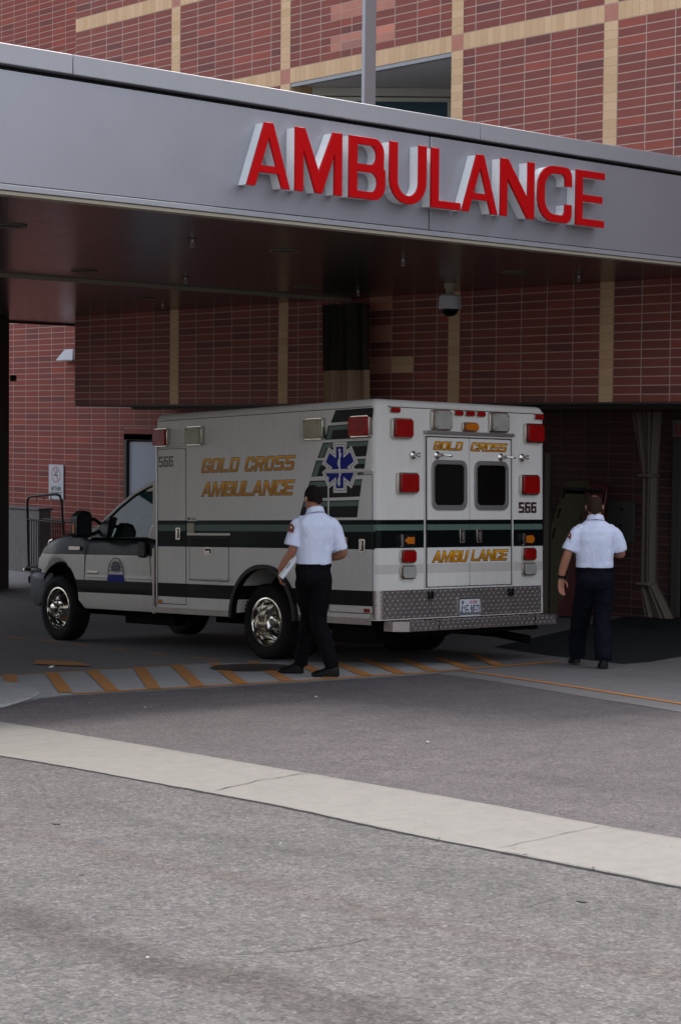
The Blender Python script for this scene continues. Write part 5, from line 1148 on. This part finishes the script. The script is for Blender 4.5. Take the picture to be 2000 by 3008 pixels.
# door decal: arch over a hall and blue banner
dc = pr([[(4.640, .752), (5.012, .752), (4.985, .838), (4.660, .838)]], sc_, .008, .0095, 'blue', 'door_decal')
mb = MB(); mb.tube([(CW0-.014, 4.823+.160*math.cos(t)*(1 if t > -1 else 1), .84+.195*math.sin(t)) for t in [math.pi*k/20 for k in range(21)]], .0045, 6)
mb.tube([(CW0-.014, 4.823+.065*math.cos(t), .985+.02*math.sin(t)*-1) for t in [math.pi*k/10 for k in range(11)]], .004, 6)
for s_ in (-1, 1): mb.tube([(CW0-.014, 4.823+s_*.14, .94), (CW0-.014, 4.823+s_*.09, .92)], .004, 6); mb.tube([(CW0-.014, 4.823+s_*.155, .88), (CW0-.014, 4.823+s_*.09, .885)], .004, 6)
mb.build('arch_emblem', 'signblack', dc)
pr([rrect(4.735, .875, 4.911, .955, .02, 3)], sc_, .0100, .0112, 'navy', 'emblem_blue', dc); pr([[(4.735, .957), (4.911, .957), (4.87, .985), (4.823, 1.0), (4.775, .985)]], sc_, .0100, .0112, 'brown', 'emblem_roof', dc); pr([[(4.812, .86), (4.834, .86), (4.834, 1.0), (4.812, 1.0)]], sc_, .0115, .0122, 'dred', 'emblem_bar', dc)
# greenhouse
ZR = 1.93; def_in = lambda z: (z-1.27)*.24
def gp(y, z, side_=-1, off=0):
    x = CW0+.03+def_in(z)-off; return (x, y, z) if side_ < 0 else (2*CM-x, y, z)
apil = [(5.44, 1.285), (5.20, 1.47), (4.93, 1.655), (4.66, 1.80), (4.42, 1.885)]
roofl = [(4.42, 1.885), (4.25, 1.925), (4.05, 1.945), (3.86, 1.95)]
mb = MB(); rr_ = []
for y, z in [(4.50, 1.862), (4.42, 1.90), (4.25, 1.938), (4.05, 1.958), (3.84, 1.965)]:
    row = []
    for k in range(13):
        f = -1+2*k/12; x = CM+f*(CM-(CW0+.03+def_in(1.87))); row.append((x, y, z-.055*abs(f)**4+.03*(1-f*f)))
    row2 = [(x, y, zz-.04) for x, y, zz in row[::-1]]; rr_.append(row+row2)
mb.loft(rr_); mb.build('cab_roof', 'white', amb, smooth=True)
for s_ in (-1, 1):
    mb = MB(); mb.tube([gp(y, z, s_, -.02) for y, z in [(5.46, 1.27)]+apil[:]+roofl[1:]], [.045, .034, .03, .03, .03, .035, .035, .035, .035], 8)
    mb.tube([gp(4.17, 1.27, s_, -.02), gp(4.08, 1.55, s_, -.02), gp(4.0, 1.90, s_, -.02)], [.055, .05, .045], 8)
    mb.box(gp(3.85, 1.26, s_, 0), Vector(gp(4.12, 1.93, s_, 0))+Vector((.03 if s_ < 0 else -.03, 0, 0))); mb.build('window_pillars', 'white', amb, smooth=True)
sw = [(5.40, 1.275), (5.20, 1.445), (4.93, 1.63), (4.66, 1.775), (4.42, 1.86), (4.25, 1.895), (4.03, 1.905), (4.14, 1.275)]
for s_ in (-1, 1):
    for off, nm, mt, grow in ((-.012, 'side_window', 'tint', 0),):
        mb = MB(); mb.add([gp(y, z, s_, off) for y, z in sw], [tuple(range(len(sw)))]); g0 = mb.build(nm, mt, amb, fix=False)
    mb = MB(); mb.tube([gp(y, z, s_, -.006) for y, z in sw+[sw[0]]], .011, 6); mb.build('window_seal', 'black', amb)
mb = MB(); wsr = []
for y, z in [(5.56, 1.33), (5.28, 1.50), (5.0, 1.68), (4.72, 1.82), (4.52, 1.885)]:
    row = []
    for k in range(11):
        f = -1+2*k/10; x = CM+f*(CM-(CW0+.05+def_in(z))); row.append((x, y-.10*f*f*(1 if z < 1.6 else .6), z-.01*f*f))
    wsr.append(row)
mb.loft(wsr, caps=False, closed=False); mb.build('windscreen', 'tint', amb, smooth=True)
mb = MB(); mb.box((CW0+.1, 4.95, 1.0), (CW1-.1, 5.40, 1.30)); mb.box((.35, 4.0, .9), (.95, 4.18, 1.62)); mb.box((1.4, 4.0, .9), (2.05, 4.18, 1.62)); mb.box((.3, 3.95, .8), (2.1, 4.6, 1.08)); mb.box((.5, 3.99, 1.6), (.8, 4.12, 1.80)); mb.build('seats_and_dashboard', 'interior', amb, bevel=.04)
mb = MB(); cwh = Vector((.62, 4.78, 1.37)); mb.tube([cwh+Vector((.19*math.cos(t), -.08*math.sin(t), .17*math.sin(t))) for t in [6.2832*k/24 for k in range(25)]], .014, 8); mb.tube([cwh, (.62, 5.0, 1.2)], .03, 8); mb.box(cwh+Vector((-.15, -.01, -.02)), cwh+Vector((.15, .01, .02))); mb.build('steering_wheel', 'black', amb)
mb = MB(); mb.box((CW0+.02, 3.75, .5), (CW1-.02, 3.85, 1.9)); mb.build('cab_back_wall', 'interior', amb)
# mirror
mb = MB(); mb.prism([rnd([(-.145, 1.275, .05), (.065, 1.275, .04), (.065, 1.57, .05), (-.05, 1.60, .05), (-.145, 1.53, .06)], 5)], lambda u, v, w: (u, 5.14+w, v), .13); mro = mb.build('door_mirror', 'black', amb, bevel=.025, seg=3)
mb = MB(); mb.box((-.149, 5.19, 1.33), (-.140, 5.235, 1.44)); mb.build('indicator', 'amberlens', mro)
mb = MB(); mb.box((-.115, 5.132, 1.31), (.04, 5.139, 1.54)); mb.build('mirror_glass', 'darkglass', mro)  # glass coloured dark in place of its reflection of the canopy
mb = MB(); mb.tube([(.05, 5.22, 1.50), (.17, 5.24, 1.49), (.25, 5.23, 1.44)], .022, 8); mb.tube([(.05, 5.22, 1.315), (.17, 5.24, 1.32), (.25, 5.22, 1.36)], .022, 8)
mb.prism([[(5.05, 1.275), (5.36, 1.275), (5.20, 1.45), (5.03, 1.53)]], lambda u, v, w: (CW0+.075-w*.8-(1.4-v)*.15, u, v), .06); mb.build('mirror_arm', 'black', mro)
for x in (.75, 1.22, 1.69):
    mb = MB(); mb.box((x-.06, 4.22, 1.965), (x+.06, 4.34, 2.01)); mb.build('roof_marker_light', 'amberlens', amb, bevel=.02)

# ------------------------------------------------------------------ people
UV_ROT = math.atan2(-0.67671212, 0.73618835)
def ering(c, ax1, ax2, a, b, n=20, pw=2.0):
    out = []
    for k in range(n):
        t = 6.2832*k/n; ct, st_ = math.cos(t), math.sin(t)
        out.append(Vector(c)+Vector(ax1)*(a*math.copysign(abs(ct)**(2/pw), ct))+Vector(ax2)*(b*math.copysign(abs(st_)**(2/pw), st_)))
    return out
def limb(mb, pts, rad, n=14, flat=None):
    """tapering tube with elliptical sections; pts joints, rad per point or (ra, rb)"""
    P_ = [Vector(p) for p in pts]; rings = []; prev = None
    for i, p in enumerate(P_):
        t = (P_[min(i+1, len(P_)-1)]-P_[max(i-1, 0)]).normalized()
        ref = Vector((1, 0, 0)) if abs(t.x) < .8 else Vector((0, 1, 0))
        x = (ref-t*ref.dot(t)).normalized(); y = t.cross(x)
        r = rad[i]; a, b = r if isinstance(r, tuple) else (r, r); rings.append(ering(p, x, y, a, b, n))
    mb.loft(rings); return mb
def interp(pts, rad, k=4):
    """smooth the joint chain by Catmull-Rom"""
    P_ = [Vector(p) for p in pts]; R_ = [r if isinstance(r, tuple) else (r, r) for r in rad]; op = []; orr = []
    for i in range(len(P_)-1):
        p0, p1, p2, p3 = P_[max(i-1, 0)], P_[i], P_[i+1], P_[min(i+2, len(P_)-1)]
        for j in range(k):
            t = j/k; q = 0.5*((2*p1)+(-p0+p2)*t+(2*p0-5*p1+4*p2-p3)*t*t+(-p0+3*p1-3*p2+p3)*t**3); op.append(q)
            orr.append(tuple(R_[i][m]*(1-t)+R_[i+1][m]*t for m in (0, 1)))
    op.append(P_[-1]); orr.append(R_[-1]); return op, orr
def skinobj(mb, name, mat, parent, vox, smooth_it=6, disp=None):
    o = mb.build(name, mat, parent, smooth=False)
    m = o.modifiers.new('remesh', 'REMESH'); m.mode = 'VOXEL'; m.voxel_size = vox; m.use_smooth_shade = True
    s = o.modifiers.new('smooth', 'SMOOTH'); s.factor = .5; s.iterations = smooth_it
    if disp:
        tx = bpy.data.textures.new(name+'_folds', 'CLOUDS'); tx.noise_scale = disp[1]; tx.noise_depth = 2
        d = o.modifiers.new('folds', 'DISPLACE'); d.texture = tx; d.strength = disp[0]; d.mid_level = .5; d.texture_coords = 'LOCAL'
    return o
def hand(mb, wrist, tip_dir, palm_n, size=.185, curl=.5, thumb_side=1, grip=0.0):
    """palm and five separate, bent fingers"""
    d = Vector(tip_dir).normalized(); n_ = Vector(palm_n); n_ = (n_-d*n_.dot(d)).normalized(); s_ = d.cross(n_)*thumb_side; w = Vector(wrist); pl_ = size*.52
    mb.loft([ering(w+d*0, s_, n_, .027, .019, 12), ering(w+d*pl_*.35, s_, n_, .036, .016, 12, 2.6), ering(w+d*pl_*.8, s_, n_, .041, .014, 12, 2.8), ering(w+d*pl_, s_, n_, .038, .011, 12, 2.8)])
    for k, (o, l) in enumerate(((.030, .92), (.010, 1.0), (-.010, .95), (-.029, .76))):
        b = w+d*pl_*.95+s_*o; a = curl*(1+.12*k); L3 = [size*.24*l, size*.15*l, size*.12*l]; pts = [b-d*.01]; cur = b; dd = d
        for q, ln in enumerate(L3):
            an = a*(q*.8+.35); dd = (d*math.cos(an)+n_*math.sin(an)).normalized(); cur = cur+dd*ln; pts.append(cur)
        limb(mb, pts, [.0092, .0088, .0078, .0062], 8)
    tb = w+d*pl_*.22+s_*.028; limb(mb, [tb-s_*.01, tb+(d*.6+s_*.75).normalized()*.035, tb+(d*.75+s_*.6).normalized()*.06+n_*.015, tb+(d*.9+s_*.35).normalized()*.085+n_*.028], [.013, .0115, .0098, .0075], 8)
def head(mb, c, fwd, up, s=1.0):
    """skull, jaw, face features, ears; c = centre of the cranium"""
    f = Vector(fwd).normalized(); u = Vector(up); u = (u-f*u.dot(f)).normalized(); r = f.cross(u); c = Vector(c)
    rings = []
    for z, a, b, o in ((-.125, .030, .030, .045), (-.118, .045, .050, .040), (-.09, .058, .075, .020), (-.05, .067, .090, .004), (-.0, .0745, .098, -.002), (.04, .076, .098, -.005), (.075, .066, .086, -.008), (.10, .045, .062, -.010), (.115, .018, .028, -.010)):
        rings.append(ering(c+u*z*s+f*o*s, r, f, a*s, b*s, 18, 2.15))
    mb.loft(rings)
    P_ = lambda x, y, z: c+r*x*s+f*y*s+u*z*s
    limb(mb, [P_(0, .088, .01), P_(0, .108, -.025), P_(0, .100, -.042)], [.008, .014, .010], 8)      # nose
    for q in (-1, 1):
        limb(mb, [P_(q*.018, .090, .022), P_(q*.045, .082, .022)], [.008, .007], 8)                   # brow
        limb(mb, [P_(q*.020, .086, -.066), P_(0, .096, -.066)], [.006, .007], 8)                      # lips
        limb(mb, [P_(q*.074, -.004, .018), P_(q*.086, -.012, .010), P_(q*.085, -.010, -.015), P_(q*.076, .0, -.032)], [.009, .011, .009, .006], 8)   # ear
    return P_
def eyes(P_, parent):
    mb = MB()
    for q in (-1, 1): mb.lathe([(0, -.01), (.009, -.006), (.011, 0), (.009, .006), (0, .01)], P_(q*.030, .082, .003), (0, 0, 1), 10)
    mb.build('eyes', 'signwhite', parent, smooth=True)
def haircap(c, fwd, up, s, low_back, mat, parent, bald=0.0):
    f = Vector(fwd).normalized(); u = Vector(up); u = (u-f*u.dot(f)).normalized(); r = f.cross(u); c = Vector(c); mb = MB(); N_ = 28; M_ = 12; vs = []
    for j in range(M_+1):
        for k in range(N_):
            t = 6.2832*k/N_; back = .5-.5*math.sin(t)      # t=pi/2 is the face side
            lo = low_back*back+.060*(1-back)+(.008*math.sin(5*t)); ph = j/M_
            z = lo+(.128-lo)*math.sin(ph*math.pi/2)
            rad = math.sqrt(max(0, 1-max(0, (z-.02)/.110)**2)) if z > .02 else 1-.10*max(0, (-z-.02)/.08)
            a, b = .0768*rad, (.1005 if math.sin(t) < 0 else .0955)*rad
            if j == M_: a = b = .004
            vs.append(c+r*(math.cos(t)*a*s)+f*((math.sin(t)*b-.008)*s)+u*(z*s))
    fs = [(j*N_+k, j*N_+(k+1) % N_, (j+1)*N_+(k+1) % N_, (j+1)*N_+k) for j in range(M_) for k in range(N_)]
    if bald: fs = [q for q in fs if not ((vs[q[0]]-(c+u*.125*s-f*.035*s)).length < bald)]
    mb.add(vs, fs); o = mb.build('hair', mat, parent, smooth=True, fix=False)
    sd = o.modifiers.new('solid', 'SOLIDIFY'); sd.thickness = .005; sd.offset = 0
    return o
def shoe(mb, heel, toe, w=.048):
    h, t = Vector(heel), Vector(toe); d = (t-h).normalized(); s_ = Vector((0, 0, 1)).cross(d).normalized(); u = d.cross(s_); L0 = (t-h).length
    for x, hw, z0, z1 in ():
        pass
    prof_ = [(0, .034, .0, .095), (.12, .040, .0, .115), (.25, .040, .0, .120), (.42, .041, .0, .095), (.62, .049, .0, .070), (.82, .049, .002, .058), (.94, .036, .008, .045), (1.0, .018, .014, .032)]
    rings = []
    for x, hw, z0, z1 in prof_:
        c = h+d*L0*x; rings.append([c+s_*hw*a+u*(z0+(z1-z0)*b) for a, b in ((-1, .0), (1, .0), (1.05, .25), (.9, .6), (.55, .92), (0, 1), (-.55, .92), (-.9, .6), (-1.05, .25))])
    mb.loft(rings)
def person(name, loc_, label, J, fwd, shirt, trouser, hair, s_head, bald=0, low=-.055, seed=0):
    e = empty(name, loc_, label, 'person', rot=(0, 0, UV_ROT))
    bodyF = Vector(J['front'])     # direction the chest faces
    X_ = bodyF.cross(Vector((0, 0, 1))).normalized()*-1; X_ = Vector((0, 0, 1)).cross(bodyF).normalized()*-1
    # skin: neck+head+arms+hands+trunk core, one mesh
    mb = MB()
    limb(mb, [J['neck']+Vector((0, 0, -.12)), J['neck']+Vector((0, 0, -.03)), J['neck']+Vector((0, 0, .04)), J['headc']+Vector((0, 0, -.04))-Vector(J['look'])*.02], [.075, .062, .060, .058])
    P_ = head(mb, J['headc'], J['look'], J['hup'], s_head)
    for sd in 'LR':
        a = J['arm'+sd]; p_, r_ = interp(a, [.030, .040, (.043, .042), (.043, .038), (.028, .024)] if len(a) == 5 else [.05, .043, .027], 4); limb(mb, p_, r_, 12)
        hand(mb, a[-1], J['hd'+sd], J['hp'+sd], .185, J.get('curl'+sd, .4), J.get('ts'+sd, 1))
    tc = J['torso']
    limb(mb, [tc[0][0], tc[1][0], tc[-5][0], tc[-3][0]+Vector((0, 0, -.03)), J['neck']+Vector((0, 0, -.04))], [(.12, .08), (.13, .085), (.13, .08), (.09, .05), (.05, .05)])
    for sd in 'LR': limb(mb, [J['arm'+sd][0]+Vector((0, 0, -.02)), tc[-3][0]+Vector((0, 0, -.07))], [.04, .05])
    body = skinobj(mb, 'body', 'skin', e, .0065, 3)
    eyes(P_, body)
    haircap(J['headc'], J['look'], J['hup'], s_head, low, hair, e, bald)
    # shirt
    mb = MB(); rings = []
    for c, a, b in tc: rings.append(ering(c, X_, bodyF, a, b, 28, 2.35))
    mb.loft(rings)
    for sd in 'LR':
        a = J['slv'+sd]; p_, r_ = interp(a, J['slr'+sd], 4); limb(mb, p_, r_, 16)
    sh = skinobj(mb, 'shirt', shirt, e, .011, 5, (.022, .15))
    # collar, epaulettes, yoke seam
    nk = J['neck']; lk = Vector(J['look']); mb = MB(); n = 26; vs = []
    for j, (h, rr) in enumerate(((-.035, .083), (.012, .077), (.020, .080), (-.030, .094))):
        for k in range(n):
            t = 6.2832*k/n; v = X_*math.cos(t)*rr+bodyF*math.sin(t)*rr*.95; vs.append(nk+v+Vector((0, 0, h-.030*math.sin(t)+.006)))
    mb.add(vs, [(j*n+k, j*n+(k+1) % n, (j+1)*n+(k+1) % n, (j+1)*n+k) for j in range(3) for k in range(n)]); mb.build('collar', shirt, sh, smooth=True)
    for sd, q in (('L', -1), ('R', 1)):
        a, b = J['ep'+sd]; a, b = Vector(a), Vector(b); d = (b-a).normalized(); wv = bodyF*.022; up_ = Vector((0, 0, .008)); mb = MB()
        mb.add([a-wv, a+wv, b+wv*.9, b-wv*.9, a-wv+up_, a+wv+up_, b+wv*.9+up_, b-wv*.9+up_], [(0, 3, 2, 1), (4, 5, 6, 7), (0, 1, 5, 4), (1, 2, 6, 5), (2, 3, 7, 6), (3, 0, 4, 7)]); mb.build('epaulette', shirt, sh, bevel=.004)
    # trousers
    mb = MB(); rings = []
    for c, a, b in J['hip']: rings.append(ering(c, X_, bodyF, a, b, 24, 2.3))
    mb.loft(rings)
    for sd in 'LR':
        p_, r_ = interp(J['leg'+sd], J['lr'+sd], 4); limb(mb, p_, r_, 16)
    tr = skinobj(mb, 'trousers', trouser, e, .012, 5, (.036, .14))
    c, a, b = J['belt']; mb = MB(); r1 = ering(c, X_, bodyF, a, b, 32, 2.3); r2 = ering(c+Vector((0, 0, .036)), X_, bodyF, a, b, 32, 2.3)
    mb.loft([r1, r2], caps=True); mb.build('belt', 'trouserblk', tr, smooth=True)
    for sd in 'LR':
        mb = MB(); shoe(mb, *J['foot'+sd]); mb.build('shoe', 'shoe', e, bevel=.006, smooth=True)
    return e, sh
V3 = Vector
def onground(base, u, v):
    c, s_ = math.cos(UV_ROT), math.sin(UV_ROT); x, y = base[0]+c*u-s_*v, base[1]+s_*u+c*v; return gz(x, y)+.012-base[2]
# man at the left, carrying a white box
b1 = (11.821, 13.275, gz(11.821, 13.275)+.012)
fz = lambda u, v: onground(b1, u, v)
fr1 = V3((-.42, .90, 0)).normalized()
J = dict(front=fr1, neck=V3((.050, .02, 1.555)), headc=V3((.030, .05, 1.672)), look=V3((-.50, .80, -.32)).normalized(), hup=V3((-.12, .22, 1)),
    armL=[V3((-.105, -.01, 1.46)), V3((-.135, -.03, 1.31)), V3((-.155, -.03, 1.195)), V3((-.225, .02, 1.08)), V3((-.272, .06, 1.005))],
    armR=[V3((.235, .04, 1.46)), V3((.285, .03, 1.30)), V3((.315, .06, 1.165)), V3((.22, .17, 1.12)), V3((.12, .27, 1.12))],
    hdL=(-.05, .10, -1), hpL=(1, .2, 0), curlL=.75, tsL=-1, hdR=(-.8, .55, 0), hpR=(-.3, -.6, -.5), curlR=.5,
    torso=[(V3((.040, .03, 1.045)), .160, .115), (V3((.040, .03, 1.07)), .172, .125), (V3((.042, .03, 1.14)), .172, .125), (V3((.052, .02, 1.25)), .178, .125), (V3((.064, .01, 1.36)), .192, .122), (V3((.068, .01, 1.44)), .195, .110), (V3((.066, .01, 1.49)), .165, .085), (V3((.058, .015, 1.53)), .105, .070), (V3((.052, .02, 1.555)), .075, .066)],
    slvL=[V3((-.05, .0, 1.47)), V3((-.105, -.02, 1.43)), V3((-.135, -.035, 1.33)), V3((-.158, -.04, 1.235))], slrL=[.058, .070, .078, .086],
    slvR=[V3((.18, .03, 1.465)), V3((.235, .03, 1.41)), V3((.268, .035, 1.29)), V3((.290, .04, 1.195))], slrR=[.056, .066, .070, .072],
    epL=(V3((.0, .01, 1.535)), V3((-.095, .0, 1.490))), epR=(V3((.13, .02, 1.532)), V3((.215, .03, 1.490))),
    hip=[(V3((.042, .03, 1.075)), .158, .112), (V3((.042, .03, 1.02)), .168, .122), (V3((.042, .02, .94)), .176, .130), (V3((.045, .03, .87)), .170, .125), (V3((.045, .05, .82)), .12, .10)],
    belt=(V3((.042, .03, 1.032)), .171, .126),
    legL=[V3((-.035, .06, .90)), V3((-.02, .16, .72)), V3((-.01, .27, .54)), V3((-.04, .35, .30)), V3((-.085, .40, .085+fz(-.1, .42)))], lrL=[(.098, .105), (.092, .1), (.078, .085), (.070, .075), (.064, .075)],
    legR=[V3((.115, .02, .90)), V3((.105, .04, .72)), V3((.09, .06, .53)), V3((.165, .02, .30)), V3((.225, -.01, .085))], lrR=[(.100, .108), (.098, .102), (.085, .088), (.074, .080), (.066, .078)],
    footL=(V3((-.06, .40, fz(-.06, .4))), V3((-.30, .50, fz(-.3, .5)))), footR=(V3((.285, -.035, .012)), V3((.03, .045, fz(.03, .045)))))
m1, sh1 = person('person', b1, 'man in white short sleeved shirt and black trousers walking past the ambulance with white box', J, fr1, 'shirt', 'trouserblk', 'hair', .98, low=-.075)
bx = empty('document_box', (0, 0, 0), 'flat white document box held in the left hand of the man walking past the ambulance', 'box')
# placed in world space at the man's hand
def toworld(base, p): c, s_ = math.cos(UV_ROT), math.sin(UV_ROT); return Vector((base[0]+c*p[0]-s_*p[1], base[1]+s_*p[0]+c*p[1], base[2]+p[2]))
bx.location = toworld(b1, (-.185, .08, 1.045)); bx.rotation_euler = (0, R(-54), UV_ROT)
mb = MB(); mb.box((-.135, -.11, -.028), (.135, .20, .012)); mb.build('case', 'paper', bx, bevel=.004)
mb = MB(); mb.box((-.133, -.108, .0135), (.133, .198, .026)); mb.build('lid', 'paper', bx, bevel=.003)
mb = MB(); mb.box((-.134, -.1105, .0122), (.134, -.109, .0134)); mb.box((-.03, -.115, .002), (.03, -.110, .022)); mb.build('clasp', 'greypaint', bx)
# second man, walking towards the entrance
b2 = (14.561, 11.999, gz(14.561, 11.999)+.012)
fz2 = lambda u, v: onground(b2, u, v)
fr2_ = V3((.08, 1, 0)).normalized()
J = dict(front=fr2_, neck=V3((-.085, .02, 1.475)), headc=V3((-.092, .045, 1.592)), look=V3((.10, 1, -.12)).normalized(), hup=V3((0, .12, 1)),
    armL=[V3((-.262, .0, 1.37)), V3((-.325, -.01, 1.23)), V3((-.362, -.01, 1.115)), V3((-.395, .02, .99)), V3((-.412, .04, .890))],
    armR=[V3((.105, .02, 1.37)), V3((.155, .03, 1.24)), V3((.178, .06, 1.13)), V3((.14, .17, 1.13)), V3((.09, .27, 1.15))],
    hdL=(.01, .08, -1), hpL=(.5, -.85, 0), curlL=.42, tsL=-1, hdR=(-.5, .8, .2), hpR=(-.3, -.5, .5), curlR=.5,
    torso=[(V3((-.085, .03, .980)), .168, .118), (V3((-.085, .03, 1.005)), .186, .130), (V3((-.088, .03, 1.07)), .182, .132), (V3((-.090, .02, 1.18)), .186, .128), (V3((-.088, .01, 1.28)), .196, .122), (V3((-.086, .01, 1.36)), .196, .110), (V3((-.085, .01, 1.41)), .160, .085), (V3((-.085, .015, 1.45)), .105, .070), (V3((-.085, .02, 1.475)), .074, .066)],
    slvL=[V3((-.21, .0, 1.385)), V3((-.27, .0, 1.34)), V3((-.315, -.01, 1.25)), V3((-.348, -.01, 1.165))], slrL=[.056, .066, .070, .074],
    slvR=[V3((.04, .02, 1.385)), V3((.10, .02, 1.34)), V3((.145, .03, 1.25)), V3((.165, .05, 1.165))], slrR=[.056, .066, .070, .074],
    epL=(V3((-.15, .01, 1.455)), V3((-.235, .0, 1.408))), epR=(V3((-.02, .01, 1.455)), V3((.065, .0, 1.408))),
    hip=[(V3((-.085, .03, 1.01)), .172, .118), (V3((-.083, .03, .95)), .186, .128), (V3((-.078, .02, .88)), .192, .135), (V3((-.075, .03, .81)), .185, .13), (V3((-.075, .04, .76)), .13, .10)],
    belt=(V3((-.085, .03, .965)), .189, .132),
    legL=[V3((-.165, .05, .84)), V3((-.172, .17, .66)), V3((-.175, .30, .49)), V3((-.185, .42, .28)), V3((-.190, .50, .085+fz2(-.19, .5)))], lrL=[(.105, .11), (.103, .103), (.096, .088), (.090, .082), (.086, .084)],
    legR=[V3((.01, .03, .84)), V3((.008, .06, .66)), V3((.006, .07, .48)), V3((.008, .03, .28)), V3((.010, .0, .085))], lrR=[(.105, .112), (.100, .105), (.092, .09), (.088, .084), (.086, .086)],
    footL=(V3((-.19, .45, fz2(-.19, .45)+.02)), V3((-.21, .72, fz2(-.21, .72)))), footR=(V3((.012, -.06, .01)), V3((.03, .21, fz2(.03, .21)))))
m2, sh2 = person('person', b2, 'man in white shirt and navy trousers walking towards the entrance, watch on hanging arm', J, fr2_, 'shirt', 'trouser', 'hair2', .98, bald=.055, low=-.075)
mb = MB(); wp = V3((-.408, .036, .905)); mb.lathe([(.034, -.012), (.038, -.012), (.038, .012), (.034, .012)], wp, (-.1, .1, -1), 20); mb.box(wp+V3((-.045, -.01, -.014)), wp+V3((-.034, .014, .014))); mb.build('wristwatch', 'black', m2)
# shoulder patches
def patch(sh, c, nrm, up=(0, 0, 1), s=.036):
    nrm = V3(nrm).normalized(); u = V3(up); u = (u-nrm*u.dot(nrm)).normalized(); r = u.cross(nrm); c = V3(c)
    shp = rnd([(-1, -1.1, .3), (1, -1.1, .3), (1, .4, .5), (0, 1.2, .5), (-1, .4, .5)], 4)
    mb = MB(); mb.prism([[(p[0]*s, p[1]*s) for p in shp]], lambda a, b, w: c+r*a+u*b+nrm*w, .004); o = mb.build('shoulder_patch', 'orangeboard', sh)
    mb = MB(); mb.prism([[(p[0]*s*.68, p[1]*s*.68) for p in shp]], lambda a, b, w: c+r*a+u*b+nrm*(.0045+w), .001); mb.build('patch_centre', 'dred', o)
    mb = MB(); mb.prism([circ(.1*s, .15*s, .3*s, 12)], lambda a, b, w: c+r*a+u*b+nrm*(.006+w), .001); mb.build('patch_emblem', 'paper', o)
patch(sh1, (-.168, -.098, 1.405), (-.62, -.78, .10), (.15, -.1, 1)); patch(sh2, (-.345, -.048, 1.315), (-.88, -.45, .15), (.35, 0, 1), .030)
